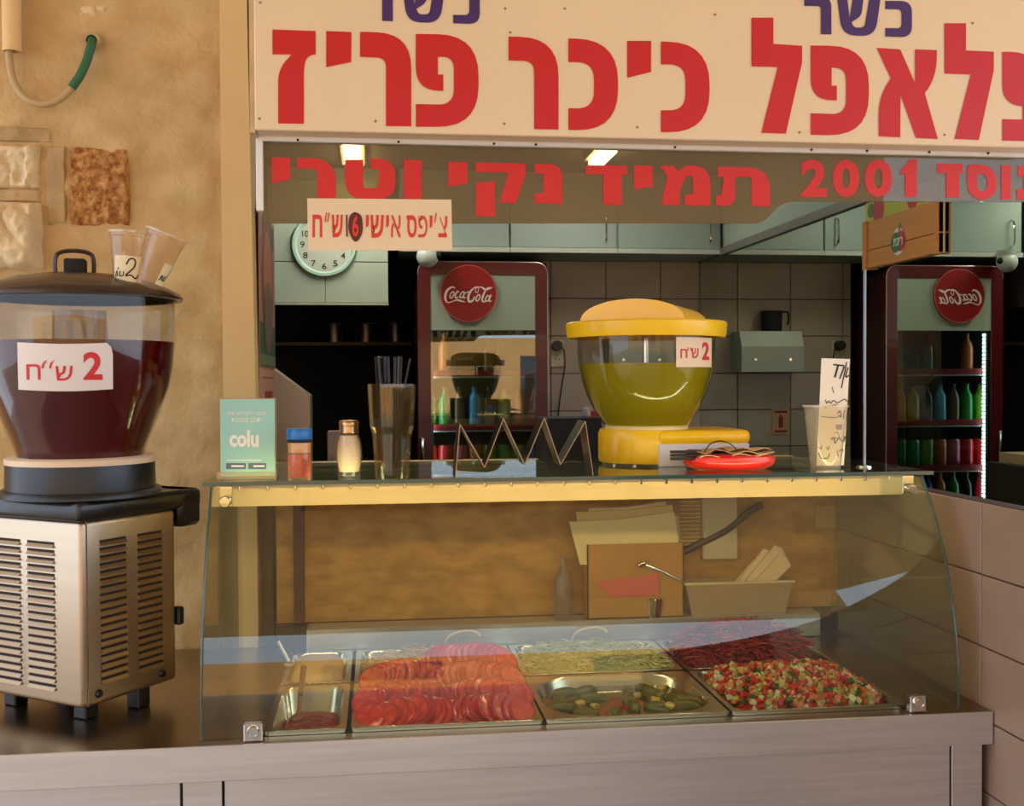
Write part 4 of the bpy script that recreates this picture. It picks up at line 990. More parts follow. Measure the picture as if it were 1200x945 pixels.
for k, (x1_, y1_, x2_, y2_, w_) in enumerate(((852, 728, 920, 656, 19), (842, 728, 914, 645, 17), (834, 728, 900, 648, 14), (828, 726, 888, 660, 12))):
    Y = 2.882 + k * .011; a = P('Y', Y, x1_, y1_); e = P('Y', Y, x2_, y2_); d = (e - a); nrm = Vector((-d.z, 0, d.x)).normalized() * (w_ / 860)
    qq = [a - nrm, e - nrm * 1.1, e + d * .03, e + nrm, a + nrm * .7]
    ob('pita_bag', MB().prism(qq, [v + Vector((0, .006, 0)) for v in qq]), M_pb, loc=a, label=('frontmost', 'second', 'third', 'rearmost')[k] + ' long folded paper bag sticking out of the milky tub', cat='paper bag', group='long paper bags in the tub')
# steel cup with ladle
c = PB(767, 737, 2.885); c0 = (c.x, 2.885, TZ)
ob('steel_cup', MB().lathe([(1e-5, 0), (.020, 0), (.026, .045), (.029, .052), (.027, .052), (.022, .01), (1e-5, .008)], c=c0, n=32), M_chrome, smooth=True, loc=c0, label='small shiny steel cup standing before the cardboard box', cat='cup')
ld = thing('ladle', 'steel ladle with round knob resting across the tub rim', 'ladle', PB(752, 661, 2.862))
ob('handle', MB().tube([PB(756, 662, 2.862), PB(776, 670, 2.864), PB(803, 684, 2.868)], .0022, 8), M_chrome, ld, smooth=True)
ob('knob', MB().lathe([(1e-5, -.010), (.009, -.010), (.006, 0), (.008, .009), (1e-5, .010)], n=16, T=Matrix.Translation(PB(752, 661, 2.862)) @ Matrix.Rotation(1.2, 4, 'Y')), M_chrome, ld, smooth=True)
c = PB(660, 737); c0 = (c.x, 2.895, TZ)
ob('squeeze_bottle', MB().lathe([(1e-5, 0), (.024, 0), (.025, .01), (.025, .10), (.018, .125), (.008, .14), (.007, .165), (1e-5, .166)], c=c0, n=32), thin_glass('bottle_plastic', (214, 200, 190), haze=.18, hazecol=(220, 206, 190)), smooth=True, loc=c0, label='clear plastic bottle standing left of the cardboard box', cat='bottle')
# grille and pale box reflections built as solids, note and cable on the board
gr = thing('grille_reflection', 'small slatted reflection modelled as slats on the chipboard behind the paper bags', 'reflection', P('Y', 2.945, 808, 607))
for k in range(13):
    z = P('Y', 2.945, 808, 583 + k * 4.6).z; a = P('Y', 2.945, 796, 600).x; e = P('Y', 2.945, 820, 600).x
    ob('reflected_slat', MB().box(a, e, 2.938, 2.9495, z - .0018, z + .0018), mat('reflection_cream', (224, 190, 120), .5), gr)
a = P('Y', 2.94, 822, 578); e = P('Y', 2.94, 863, 655)
ob('box_reflection', MB().box(a.x, e.x, 2.925, 2.9495, e.z, min(a.z, 1.295), bev=.004), mat('reflection_pale', (206, 186, 150), .35), loc=a, label='pale reflection modelled as a box on the chipboard right of the slats', cat='junction box')  # pale reflection in the glass, put in as a solid box
a = P('Y', 2.945, 956, 594); e = P('Y', 2.945, 1003, 618)
ob('paper_note', MB().box(a.x, min(e.x, 1.28), 2.947, 2.9495, e.z, a.z), mat('amber_note', (200, 160, 96), .7), loc=a, label='blank pale paper note stuck on the chipboard at right', cat='note')
ob('cable', MB().tube([P('Y', 2.93, x, y) for x, y in ((893, 592), (878, 600), (850, 622), (815, 640), (778, 660), (768, 690), (766, 734))], .011, 8), mat('brown_cable', (58, 34, 22), .5), smooth=True, loc=P('Y', 2.93, 850, 622), label='thick dark brown cable running down the chipboard behind the bags', cat='cable')
for k, (x, y, lb) in enumerate(((543, 744, 'cream-handled tongs lying behind the tomato slices'), (692, 740, 'cream-handled tongs behind the pale green cabbage'))):
    tg_ = thing('tongs', lb, 'tongs', P('Y', 2.83, x, y), 'serving tongs at the back of the pans')
    q = [P('Y', 2.845, x - 20, y + 6), P('Y', 2.84, x - 14, y), P('Y', 2.84, x, y - 4), P('Y', 2.84, x + 14, y - 3), P('Y', 2.83, x + 20, y + 2)]
    ob('handle', MB().tube(q, .0035, 8), mat('tong_handle', (236, 208, 160), .5), tg_, smooth=True)
    ob('arm', MB().tube([q[0], P('Y', 2.78, x - 24, y + 16), P('Y', 2.76, x - 26, y + 22)], .0025, 6), M_steel, tg_, smooth=True)

# ------------------------------------------------------------------ drinks fridge
FY = 5.10
fx0 = P('Y', FY, 490, 440).x; fx1 = P('Y', FY, 642, 440).x; ftz = P('Y', FY, 566, 307).z; fbz = .12
fr = thing('drinks_fridge', 'tall dark red glass-door drinks fridge with a round red logo', 'fridge', ((fx0 + fx1) / 2, FY + .3, 0))
M_fr = mat('fridge_maroon', (84, 5, 13), .35, coat=.2); M_frs = mat('fridge_side_dark_red', (66, 12, 16), .4)
M_fin = mat('fridge_inside', (88, 100, 98), .5)
ob('cabinet', MB().box(fx0, fx0 + .02, FY + .03, FY + .6, 0.02, ftz).box(fx1 - .02, fx1, FY + .03, FY + .6, .02, ftz).box(fx0, fx1, FY + .56, FY + .6, .02, ftz).box(fx0, fx1, FY + .03, FY + .6, ftz - .03, ftz).box(fx0, fx1, FY + .03, FY + .6, .02, .12), M_frs, fr)
ob('liner', MB().box(fx0 + .0201, fx0 + .024, FY + .035, FY + .55, .121, ftz - .035).box(fx1 - .024, fx1 - .0201, FY + .035, FY + .55, .121, ftz - .035).box(fx0 + .021, fx1 - .021, FY + .55, FY + .559, .121, ftz - .035), M_fin, fr)
cx_ = (fx0 + fx1) / 2; cz_ = (fbz + ftz) / 2
ix0 = P('Y', FY, 505, 440).x; ix1 = P('Y', FY, 628, 440).x; itz = P('Y', FY, 566, 322).z; ibz = .24
outl = [Vector(p) for p in rrect(cx_, cz_, (fx1 - fx0) / 2, (ftz - fbz) / 2, .045)]
N = 120
iz = (itz + ibz) / 2
def rectring(cx, cz, hx, hz_, N):
    return resample([Vector((cx - hx, cz - hz_)), Vector((cx + hx, cz - hz_)), Vector((cx + hx, cz + hz_)), Vector((cx - hx, cz + hz_))], N)
door = thing('door_root', None, None, (0, 0, 0)) if False else None
A = [(fx0, fbz), (ix0, fbz), (ix0, ftz), (fx0, ftz, .045)]
dm = MB()
for poly in ([(fx0, fbz), (ix0, fbz), (ix0, ftz), (fx0, ftz, .06)], [(ix1, fbz), (fx1, fbz), (fx1, ftz, .06), (ix1, ftz)], [(ix0, itz), (ix1, itz), (ix1, ftz), (ix0, ftz)], [(ix0, fbz), (ix1, fbz), (ix1, ibz), (ix0, ibz)]):
    q_ = fillet(poly); dm.prism([(v.x, FY, v.y) for v in q_], [(v.x, FY + .03, v.y) for v in q_])
dr = ob('door', dm, M_fr, fr)
q_ = fillet([(fx0, fbz), (fx1, fbz), (fx1, ftz, .06), (fx0, ftz, .06)])
ob('door_edge', MB().tube([(v.x, FY + .001, v.y) for v in q_[0:1] + q_[1:]] , .0022, 5, smooth=False), mat('edge_silver', (200, 180, 176), .3, .6), dr)
hz0 = P('Y', FY, 566, 387).z
ob('header_panel', MB().box(ix0, ix1, FY + .006, FY + .012, hz0, itz), mat('header_mint_grey', (150, 166, 150), .5), dr)
ob('door_glass', MB().box(ix0, ix1, FY + .008, FY + .011, ibz, hz0), thin_glass('fridge_glass', (214, 224, 220), ior=1.9), dr)
dc = P('Y', FY - .006, 549, 344); T = Matrix.Translation(dc) @ Matrix.Rotation(PI / 2, 4, 'X'); rr_ = 33 / 1292 * 5.12
disc = ob('logo_disc', MB().lathe([(1e-5, .006), (rr_ - .002, .006), (rr_, .003), (rr_, -.006)], n=56, T=T), mat('logo_red', (140, 10, 18), .35), dr, smooth=True)
ob('logo_rim', MB().lathe([(rr_ - .003, .0065), (rr_ + .001, .0065), (rr_ + .001, .003)], n=56, T=T), mat('rim_rose', (190, 90, 90), .4), disc)
def cr_(*p): return [(510 + u / 11.81, 305 + v / 11.81) for u, v in p]
def ell(cx, cy, rx, ry, sl=.35, n=14, a0=0, a1=2 * PI): return [(cx + rx * math.cos(a0 + (a1 - a0) * k / n) - sl * ry * math.sin(a0 + (a1 - a0) * k / n), cy + ry * math.sin(a0 + (a1 - a0) * k / n)) for k in range(n + 1)]
mp = plane_map(FY - .0135)
for pts, wd in (([(272, 392), (250, 372), (205, 385), (160, 430), (138, 500), (150, 565), (185, 588), (240, 572), (300, 552), (340, 560), (415, 580)], [1.0, 1.4, 2.6, 2.8, 2.6, 1.4, 1.0, 1.2, 2.4, .5]),
                (ell(232, 482, 24, 44), [1.3, 1.3]), ([(330, 445), (312, 432), (288, 460), (278, 500), (292, 528), (330, 500)], [1.2, 1.5, 1.8, 1.6, .8]),
                (ell(372, 480, 24, 42), [1.4, 1.4]), ([(412, 440), (392, 500), (400, 528), (425, 510)], [1.8, 1.6, .8]), ([(425, 452), (470, 436)], [1.0, 1.2]),
                ([(575, 450), (555, 430), (570, 385), (600, 390), (590, 440), (570, 452)], [.8, .8]), ([(610, 372), (555, 375), (500, 420), (462, 490), (462, 560), (490, 575), (530, 545), (545, 500)], [.8, 1.6, 2.6, 2.8, 2.0, 1.0]),
                (ell(592, 522, 24, 44), [1.4, 1.4]), ([(600, 372), (650, 378), (690, 405), (740, 400), (795, 375)], [.9, 1.8, 2.6, 1.6, .6]),
                ([(765, 372), (715, 395), (680, 450), (650, 540), (668, 578), (700, 560)], [.8, 1.8, 2.2, 1.8, .8]), (ell(722, 530, 24, 40), [1.4, 1.4]), ([(775, 478), (750, 540), (752, 572), (785, 562)], [1.8, 1.6, .8])):
    decal_mesh('logo_stroke', ribbon(cr_(*pts), wd), mp, mat('logo_white', (236, 226, 222), .5), disc)
ob('door_handle', MB().box(fx0 + .006, fx0 + .028, FY - .022, FY, P('Y', FY, 497, 545).z, P('Y', FY, 497, 512).z, bev=.008, seg=3), M_chrome, dr, smooth=True)
shz = [P('Y', FY + .07, 566, y).z for y in (437, 500, 556, 610)]
M_strip = mat('price_strip_red', (168, 30, 40), .5); M_sh = mat('fridge_shelf', (180, 190, 186), .4)
for z in shz:
    s_ = ob('shelf', MB().box(fx0 + .026, fx1 - .026, FY + .07, FY + .5, z - .018, z - .012), M_sh, fr)
    ob('price_strip', MB().box(fx0 + .026, fx1 - .026, FY + .062, FY + .069, z - .018, z + .012), M_strip, s_)
    ob('shelf_lip', MB().box(fx0 + .026, fx1 - .026, FY + .060, FY + .066, z - .024, z - .018), mat('shelf_lip', (190, 200, 196), .4), s_)
led = ob('led_strip', MB().box(ix0 + .001, ix0 + .005, FY + .031, FY + .072, .30, hz0 - .01).box(ix0 + .001, ix0 + .013, FY + .0305, FY + .0335, .30, hz0 - .01), mat('led_housing', (150, 180, 176), .4), fr)
bd = None
for k in range(56):
    z = hz0 - .02 - k * .0195
    if bd is None: bd = ob('led', MB().box(ix0 + .005, ix0 + .010, FY + .038, FY + .068, z - .006, z + .006), mat('led_white', (235, 250, 255), .4, emit=(225, 245, 255), es=9), led); zb_ = z
    else: clone(bd, led, (0, 0, z - zb_))
def bottle(h, r, colr, name):
    m_ = mat(name, colr, .25, coat=.3)
    b = MB(); b.lathe([(1e-5, 0), (r, 0), (r, h * .6), (r * .9, h * .72), (r * .38, h * .86), (r * .38, h * .93)], n=14)
    o = ob('drink_bottle', b, m_, smooth=True, loc=(0, 0, 0)); ob('cap', MB().lathe([(r * .42, h * .93), (r * .42, h), (1e-5, h)], n=12), mat('cap_' + name, tuple(int(v * .7) for v in colr), .4), o); return o
def can(h, r, colr, name):
    b = MB(); b.lathe([(1e-5, 0), (r * .85, 0), (r, h * .06), (r, h * .9), (r * .85, h)], n=14); o = ob('drink_can', b, mat(name, colr, .25, coat=.3), smooth=True, loc=(0, 0, 0)); ob('lid', MB().lathe([(1e-5, h), (r * .85, h)], n=14), M_chrome, o); return o
prot = {}
def stock(shelf, k, n, kind, colr, nm, lb):
    z = shz[shelf] - .012; x = fx0 + .058 + (fx1 - fx0 - .11) * k / (n - 1)
    key = (kind, nm)
    if key not in prot:
        o = prot[key] = (bottle(.20, .031, colr, nm) if kind == 'b' else can(.15, .034, colr, nm))
    else: o = copy_tree(prot[key])
    o.location = (x, FY + .11, z); o['label'] = lb; o['category'] = 'bottle' if kind == 'b' else 'can'; o['group'] = 'drinks inside the fridge'
cols = dict(red=(196, 24, 30), orange=(206, 96, 30), green=(30, 140, 60), blue=(24, 70, 190), lime=(120, 160, 30), brown=(110, 66, 30), sky=(90, 170, 210), yellow=(190, 160, 30), pink=(210, 90, 110), black=(20, 16, 16))
ordn = ['leftmost', 'second', 'third', 'fourth', 'fifth', 'sixth', 'seventh', 'rightmost']
for si, kind, lst in ((2, 'c', ['red', 'red', 'pink', 'orange', 'lime', 'green', 'green', 'blue']), (1, 'b', ['lime', 'green', 'brown', 'sky', 'black', 'yellow', 'orange', 'red']), (3, 'b', ['red', 'black', 'green', 'orange', 'blue', 'lime', 'yellow', 'red'])):
    for k, nm in enumerate(lst):
        sp_ = {1: 'upper stocked shelf', 2: 'can shelf', 3: 'lowest shelf'}[si]
        stock(si, k, 8, kind, cols[nm], nm + kind, '%s %s, %s on the %s of the fridge' % (nm if nm != 'sky' else 'light blue', 'bottle' if kind == 'b' else 'can', ordn[k], sp_))
for k in (1, 4):
    nm = ('orange', 'brown')[k > 2]; stock(0, k, 8, 'b', cols[nm], nm + 'b', '%s bottle alone on the top shelf of the fridge' % nm)

# wall cabinets, camera, sockets
M_cab = mat('mint_grey_laminate', (150, 168, 160), .45)
cbz = 2.18
for i, (a, e) in enumerate(((.115, .622), (.622, 1.13), (1.13, 1.63))):
    lb = ('left wall cabinet above the fridge', 'middle wall cabinet above the grey tiles', 'right wall cabinet beside the mirror wall')[i]
    cb = thing('wall_cabinet', 'mint grey ' + lb, 'cabinet', ((a + e) / 2, 5.2, cbz), 'mint grey wall cabinets')
    ob('cabinet_body', MB().box(a + .001, e - .001, 5.09, 5.44, cbz, 2.555), M_cab, cb)
    d_ = ob('door', MB().box(a + .004, e - .004, 5.07, 5.0895, cbz + .02, 2.55, bev=.003), M_cab, cb)
    hx_ = (a + .06) if i == 0 else (e - .06)
    ob('handle', MB().tube([(hx_, 5.069, 2.225), (hx_, 5.045, 2.24), (hx_, 5.042, 2.29), (hx_, 5.045, 2.34), (hx_, 5.069, 2.355)], .005, 6), M_chrome, d_, smooth=True)
    ob('light_rail', MB().box(a + .001, e - .001, 5.06, 5.0895, cbz - .004, cbz + .018), mat('rail_white', (186, 194, 186), .4), cb)
c = P('Y', 5.0, 501, 301)
sc_ = thing('security_camera', 'small white dome camera hanging under the left wall cabinet', 'camera', c)
ob('housing', MB().sphere(c, .050, 16).lathe([(.04, .025), (.046, .055)], c=c, n=16), mat('camera_white', (190, 200, 192), .35), sc_, smooth=True)
ob('mount', MB().box(c.x - .02, c.x + .02, c.y, 5.058, c.z + .02, c.z + .05), mat('camera_white', (190, 200, 192)), sc_)
ob('lens', MB().sphere(c + Vector((.043, -.015, .004)), .017, 10), M_black, sc_, smooth=True)
def PM(Y, x, y):
    v = P('Y', Y, x, y); v.x = 2 * XM - v.x; return v
M_sock = mat('socket_ivory', (206, 200, 178), .4)
c = P('Y', BY - .015, 653, 420)
so = thing('wall_socket', 'ivory wall socket with black plug right of the fridge', 'socket', c)
ob('plate', MB().box(c.x - .034, c.x + .034, BY - .02, BY - .0065, c.z - .045, c.z + .09, bev=.004), M_sock, so)
ob('plug', MB().lathe([(1e-5, .035), (.024, .035), (.028, 0)], n=20, T=Matrix.Translation((c.x - .003, BY - .02, c.z + .062)) @ Matrix.Rotation(PI / 2, 4, 'X')), M_black, so, smooth=True)
for dx in (-.008, .008): ob('hole', MB().lathe([(1e-5, .0005), (.0035, .0005)], n=10, T=Matrix.Translation((c.x + dx, BY - .0203, c.z - .005)) @ Matrix.Rotation(PI / 2, 4, 'X')), M_blackm, so)
ob('cord', MB().tube([(c.x - .003, BY - .05, c.z + .062)] + [P('Y', BY - .04, x, y) for x, y in ((656, 405), (661, 412), (662, 430), (658, 455), (654, 490), (652, 540), (648, 600))], .0035, 6), M_black, so, smooth=True)
# napkin dispenser and black mug (seen in the mirror)
NY = BY - .15
a = PM(NY, 945, 388); e = PM(NY, 872, 436)
nd = thing('napkin_dispenser', 'pale grey metal napkin box on the tiled wall, seen in the side mirror', 'napkin dispenser', ((a.x + e.x) / 2, BY - .07, e.z))
x0, x1 = sorted((a.x, e.x)); z0, z1 = e.z, a.z
sec = [(BY - .007, z0), (NY, z0), (NY, z0 + (z1 - z0) * .62), (NY + .035, z1), (BY - .007, z1)]
ob('housing', MB().prism([(x0, y, z) for y, z in sec], [(x1, y, z) for y, z in sec]), mat('napkin_grey', (176, 184, 172), .4), nd)
for f_ in (.22, .78): ob('lock', MB().lathe([(1e-5, .002), (.007, .002), (.008, 0)], n=14, T=Matrix.Translation((x0 + (x1 - x0) * f_, NY - .001, z0 + (z1 - z0) * .3)) @ Matrix.Rotation(PI / 2, 4, 'X')), M_chrome, nd)
MY = BY - .062
a = PM(MY, 907, 390); mg = thing('mug', 'black mug standing on top of the grey napkin box', 'mug', (a.x, MY, z1))
ob('mug_body', MB().lathe([(1e-5, 0), (.051, 0), (.053, .105), (.05, .105), (.048, .005), (1e-5, .004)], c=(a.x, MY, z1), n=24), M_blackm, mg, smooth=True)
ob('handle', MB().tube([(a.x - .05, MY, z1 + .10), (a.x - .085, MY, z1 + .097), (a.x - .088, MY, z1 + .06), (a.x - .083, MY, z1 + .035)], .005, 6), M_blackm, mg, smooth=True)
a = PM(BY - .009, 928, 479); e = PM(BY - .009, 907, 510); x0, x1 = sorted((a.x, e.x))
stk = thing('wall_sticker', 'small red and cream extinguisher sticker on the grey tiles', 'sticker', (x0, BY - .009, e.z))
ob('sheet', MB().box(x0, x1, BY - .011, BY - .0065, e.z, a.z), mat('sticker_cream', (196, 160, 124), .6), stk)
w_ = x1 - x0; h_ = a.z - e.z; M_sr = mat('sticker_red', (150, 34, 26), .6)
ob('print', MB().box(x0 + w_ * .38, x0 + w_ * .62, BY - .0116, BY - .011, e.z + h_ * .28, e.z + h_ * .68).box(x0 + w_ * .44, x0 + w_ * .56, BY - .0116, BY - .011, e.z + h_ * .68, e.z + h_ * .76).box(x0 + w_ * .15, x0 + w_ * .85, BY - .0116, BY - .011, e.z + h_ * .10, e.z + h_ * .18).box(x0 + w_ * .15, x0 + w_ * .85, BY - .0116, BY - .011, e.z + h_ * .84, e.z + h_ * .92), M_sr, stk)
# till and packet
a = P('Y', 3.08, 640, 491); e = P('Y', 3.08, 706, 545)
ob('card_terminal', MB().box(a.x, e.x, 3.08, 3.28, 1.3455, a.z, bev=.006), M_blackm, loc=(a.x, 3.1, 1.3455), label='black till box standing left of the yellow drink machine', cat='till')
a = P('Y', 3.1, 690, 508); e = P('Y', 3.1, 716, 494); zt_ = P('Y', 3.08, 640, 491).z
b = MB(); b.box(a.x, e.x + .02, 3.12, 3.2, zt_, zt_ + .03, bev=.006, m=0); b.box(a.x + .01, e.x + .0, 3.119, 3.13, zt_ + .003, zt_ + .02, m=1)
ob('snack_packet', b, [mat('packet_grey', (160, 150, 140), .4), mat('packet_red', (150, 24, 34), .4)], loc=(a.x, 3.12, zt_), label='grey and red packet lying on the black till', cat='packet')

# ------------------------------------------------------------------ kitchen at the left
bx1 = P('Y', 5.08, 455, 300).x; bz = P('Y', 5.08, 380, 355).z
hood = ob('wall_bulkhead', MB().box(-1.3, bx1, 5.086, 5.6, bz, 2.555), M_grout, kind='structure')
zs = [bz, P('Y', 5.08, 380, 307).z]; st_ = zs[1] - zs[0]
xj0 = P('Y', 5.08, 381, 330).x
for r in range(4):
    z0 = zs[0] + r * st_
    z1_ = min(z0 + st_, 2.555)
    if z1_ - z0 < .03: continue
    for k in range(-3, 1):
        xa = xj0 + k * .30; xb = min(xa + .30, bx1)
        me = tile_mesh(('m', round(xb - xa, 3), round(z1_ - z0, 3)), xb - xa - .003, z1_ - z0 - .003, .008, M_mt, 'y')
        put_tile(hood, me, (xa + .0015, 5.079, z0 + .0015))
ob('hood_edge', MB().box(-1.3, bx1, 5.074, 5.086, bz - .010, bz), mat('hood_trim', (170, 176, 150), .5), hood)
cc_ = P('Y', 5.07, 380, 287); T = Matrix.Translation((cc_.x, 5.079, cc_.z)) @ Matrix.Rotation(PI / 2, 4, 'X'); R_ = 38 / 1292 * 5.02
ck = thing('wall_clock', 'round pale mint wall clock half hidden behind the price card', 'clock', cc_)
ob('rim', MB().lathe([(R_ * .82, .012), (R_ * .88, .024), (R_ * .96, .024), (R_, .012), (R_, 0)], n=56, T=T), mat('clock_rim', (168, 200, 186), .4), ck, smooth=True)
ob('face', MB().lathe([(1e-5, .010), (R_ * .85, .010)], n=56, T=T), mat('clock_face', (176, 184, 172), .5), ck)
for h in range(12):
    a = PI / 2 - (h + 1) * PI / 6; ux = cc_.x + R_ * .66 * math.cos(a); uz = cc_.z + R_ * .66 * math.sin(a)
    vs, fs = fit_text(str(h + 1), -.010 if h < 9 else -.014, .014, .010 if h < 9 else .014, -.014, bold=.01)
    ob('numeral', MB().add([(ux + v.x, 5.0675, uz + v.y) for v in vs], fs), M_ink, ck)
for L_, a, wd in ((.057, 2.2, .006), (.08, .9, .0045)):
    d = Vector((math.cos(a), 0, math.sin(a))); n_ = Vector((-d.z, 0, d.x)) * wd / 2; p0 = Vector((cc_.x, 5.0668, cc_.z))
    ob('hand', MB().flat([p0 - n_, p0 + n_, p0 + d * L_ + n_ * .5, p0 + d * L_ - n_ * .5]), M_ink, ck)
sz_ = P('Y', 5.77, 400, 401).z; a = P('Y', 5.77, 318, 400).x; e = P('Y', 5.77, 488, 400).x
ob('kitchen_shelf', MB().box(a, min(e, fx0 - .01), 5.75, 6.095, sz_ - .02, sz_, bev=.003), mat('dim_wood', (116, 92, 66), .6), loc=(a, 5.9, sz_), label='dim wooden shelf in the dark kitchen holding three pots', cat='shelf')
for k, (px, w_) in enumerate(((390, 30), (428, 30), (463, 26))):
    c = P('Y', 5.88, px, 398); r_ = w_ / 2 / 1292 * 5.8
    pt = thing('pot', ('left steel pot', 'middle steel pot', 'right steel pot')[k] + ' on the dim shelf in the kitchen', 'pot', (c.x, 5.90, sz_), 'pots on the kitchen shelf')
    ob('pot_body', MB().lathe([(1e-5, 0), (r_, 0), (r_, .092), (r_ * 1.05, .10), (r_ * .97, .10), (r_ * .95, .006), (1e-5, .005)], c=(c.x, 5.90, sz_), n=28), mat('pot_metal', (120, 112, 104), .35, 1), pt, smooth=True)
    ob('pot_rim', MB().lathe([(r_ * 1.05, .098), (r_ * 1.08, .102), (r_ * 1.03, .104)], c=(c.x, 5.90, sz_), n=28), M_steel, pt, smooth=True)
qq = [P('Y', 3.45, *p) for p in ((322, 428), (363, 464), (363, 560), (322, 560))]
qq[2].z = qq[3].z = 0.0
qq[0].x -= .02; qq[3].x -= .02
ob('cooker', MB().prism(qq, [v + Vector((0, .14, 0)) for v in qq]), mat('dull_steel', (158, 144, 128), .45, .6), loc=qq[3], label='sloping steel cooker side standing at the left of the kitchen', cat='cooker')
ob('steel_container', MB().box(P('Y', 3.75, 383, 520).x, P('Y', 3.75, 403, 520).x, 3.75, 3.85, 1.2, P('Y', 3.75, 390, 506).z, bev=.003), mat('dull_steel', (158, 144, 128)), loc=P('Y', 3.75, 390, 540), label='small grey steel container behind the salt shaker', cat='container')
ob('kitchen_bench', MB().box(-1.5, .1, 3.6, 4.6, .0, 1.2), mat('bench_dark', (40, 36, 32), .5), loc=(-.5, 4, 0), label='dark kitchen bench carrying the steel container', cat='bench')
# ceiling tubes
for k, (px, py, ln) in enumerate(((413, 178, .6), (706, 181, .3))):
    c = P('Z', 2.54, px, py)
    lt = thing('ceiling_light', ('left', 'right')[k] + ' fluorescent ceiling light glowing behind the tinted film', 'light', c, 'fluorescent ceiling lights')
    ob('fitting', MB().box(c.x - .05, c.x + .05, c.y - ln / 2, c.y + ln / 2, 2.542, 2.5595), M_white, lt)
    ob('tube', MB().box(c.x - .035, c.x + .035, c.y - ln / 2 + .01, c.y + ln / 2 - .01, 2.515, 2.5415, bev=.008), mat('tube_glow', (235, 255, 250), .5, emit=(255, 246, 228), es=32), lt)

# ------------------------------------------------------------------ fruit juice board on the mirror, posters on the jamb
X_ = XM - .022
wb_ = thing('juice_board', 'wooden crate shaped juice advert with fruit print on the mirror', 'sign', (X_, 3.3, 1.95))
zb0, zb1 = P('X', X_, 1012, 316).z, P('X', X_, 1012, 262).z; yb0, yb1 = P('X', X_, 1100, 297).y, P('X', X_, 1012, 316).y
LYb = P('X', X_, 1053, 283).y; LZb = P('X', X_, 1053, 283).z
M_crate = mat('crate_orange', (206, 138, 56), .6, var=.15, vscale=6, stretch=(1, 1, 12))
ob('plank', MB().box(X_, X_ + .014, yb0, yb1, zb0, zb0 + .057, bev=.001), M_crate, wb_)
ob('plank', MB().box(X_, X_ + .014, yb0, yb1, zb0 + .059, zb1, bev=.001), M_crate, wb_)
ob('end_post', MB().box(X_ - .005, X_ + .014, yb1 - .03, yb1, zb0 - .003, zb1 + .002), M_crate, wb_)
ob('end_post', MB().box(X_ - .005, X_ + .014, yb0, yb0 + .022, zb0 - .003, zb1 + .002), M_crate, wb_)
ob('backing', MB().box(X_ + .0142, X_ + .021, yb0 - .004, yb1, zb0, 2.165), mat('backing_cream', (220, 200, 160), .5), wb_)
ob('fruit_panel', MB().box(X_ + .004, X_ + .012, yb0 + .02, yb1 - .005, zb1, 2.165), mat('fruit_ground', (190, 180, 60), .6), wb_)
for k, (y, z, r_, c_) in enumerate(((yb1 - .10, zb1 + .03, .042, (176, 40, 46)), (yb1 - .21, zb1 + .03, .036, (170, 190, 40)), (yb1 - .33, zb1 + .03, .035, (190, 54, 40)), (yb0 + .07, zb1 + .025, .025, (220, 190, 60)), (yb1 - .045, zb1 + .035, .024, (60, 120, 40)))):
    ob('fruit_print', MB().lathe([(1e-5, .001), (r_, 0)], n=24, T=Matrix.Translation((X_ + .0035, y, z)) @ Matrix.Rotation(-PI / 2, 4, 'Y')), mat('fruit%d' % k, c_, .6), wb_)
for (y, z, r_, c_, nm, o_) in ((LYb, LZb, .043, (232, 220, 200), 'badge_cream', 0), (LYb - .015, LZb, .032, (180, 24, 50), 'badge_crimson', .0006), (LYb + .016, LZb - .002, .032, (40, 110, 40), 'badge_green', .0009)):
    ob('badge', MB().lathe([(1e-5, .0), (r_, 0)], n=28, T=Matrix.Translation((X_ - .0012 - o_, y, z)) @ Matrix.Rotation(-PI / 2, 4, 'Y')), mat(nm, c_, .5), wb_)
ob('badge_leaf', MB().flat([(X_ - .002, LYb, LZb + .03), (X_ - .002, LYb - .01, LZb + .058), (X_ - .002, LYb - .02, LZb + .05), (X_ - .002, LYb - .012, LZb + .034)]), mat('badge_green', (40, 110, 40)), wb_)
vs, fs = fit_text('פריגת'[::-1][:4], -.024, .009, .024, -.011, bold=.02)
ob('print', MB().add([(X_ - .0026, LYb - v.x * 1.25, LZb + v.y * 1.25) for v in vs], fs), M_white, wb_)
Xj = XP1 + .0025
def pj(x, y): return P('X', Xj, x, y)
ps = thing('menu_poster', 'narrow green menu poster with a dish of food on the jamb', 'poster', pj(312, 350))
yA, yB_ = pj(303.5, 300).y, pj(321.5, 300).y
yA = max(yA, 2.975)
zA = lambda y: P('X', Xj, 312, y).z
M_pg = mat('poster_green', (34, 92, 60), .5); M_pp = mat('poster_pale', (196, 150, 124), .6)
def pbox(name, y0, y1, z0, z1, m, x=Xj, th=.002): return ob(name, MB().box(x - .002, x + th - .002, y0, y1, z0, z1), m, ps)
pbox('sheet', yA, yB_, zA(432), zA(252), mat('poster_rose', (170, 120, 110), .5))
pbox('green_field', yA + .005, yB_ - .005, zA(430), zA(380), M_pg, th=.0028)
pbox('title_block', yA + .1, yB_ - .04, zA(285), zA(258), mat('poster_navy', (60, 50, 80), .5), th=.0028)
ym = (yA + yB_) / 2
for k, (y, r_, c_, nm) in enumerate(((325, .17, (150, 60, 40), 'dish_brown'), (325, .12, (196, 110, 60), 'dish_orange'), (372, .12, (120, 96, 84), 'dish_grey'))):
    ob('dish_print', MB().lathe([(1e-5, 0), (r_, 0)], n=28, T=Matrix.Translation((Xj + .001 + .0006 * k, ym, zA(y))) @ Matrix.Diagonal((1, 1, 1.15 - .3 * (k == 2), 1)) @ Matrix.Rotation(PI / 2, 4, 'Y')), mat(nm, c_, .5), ps)
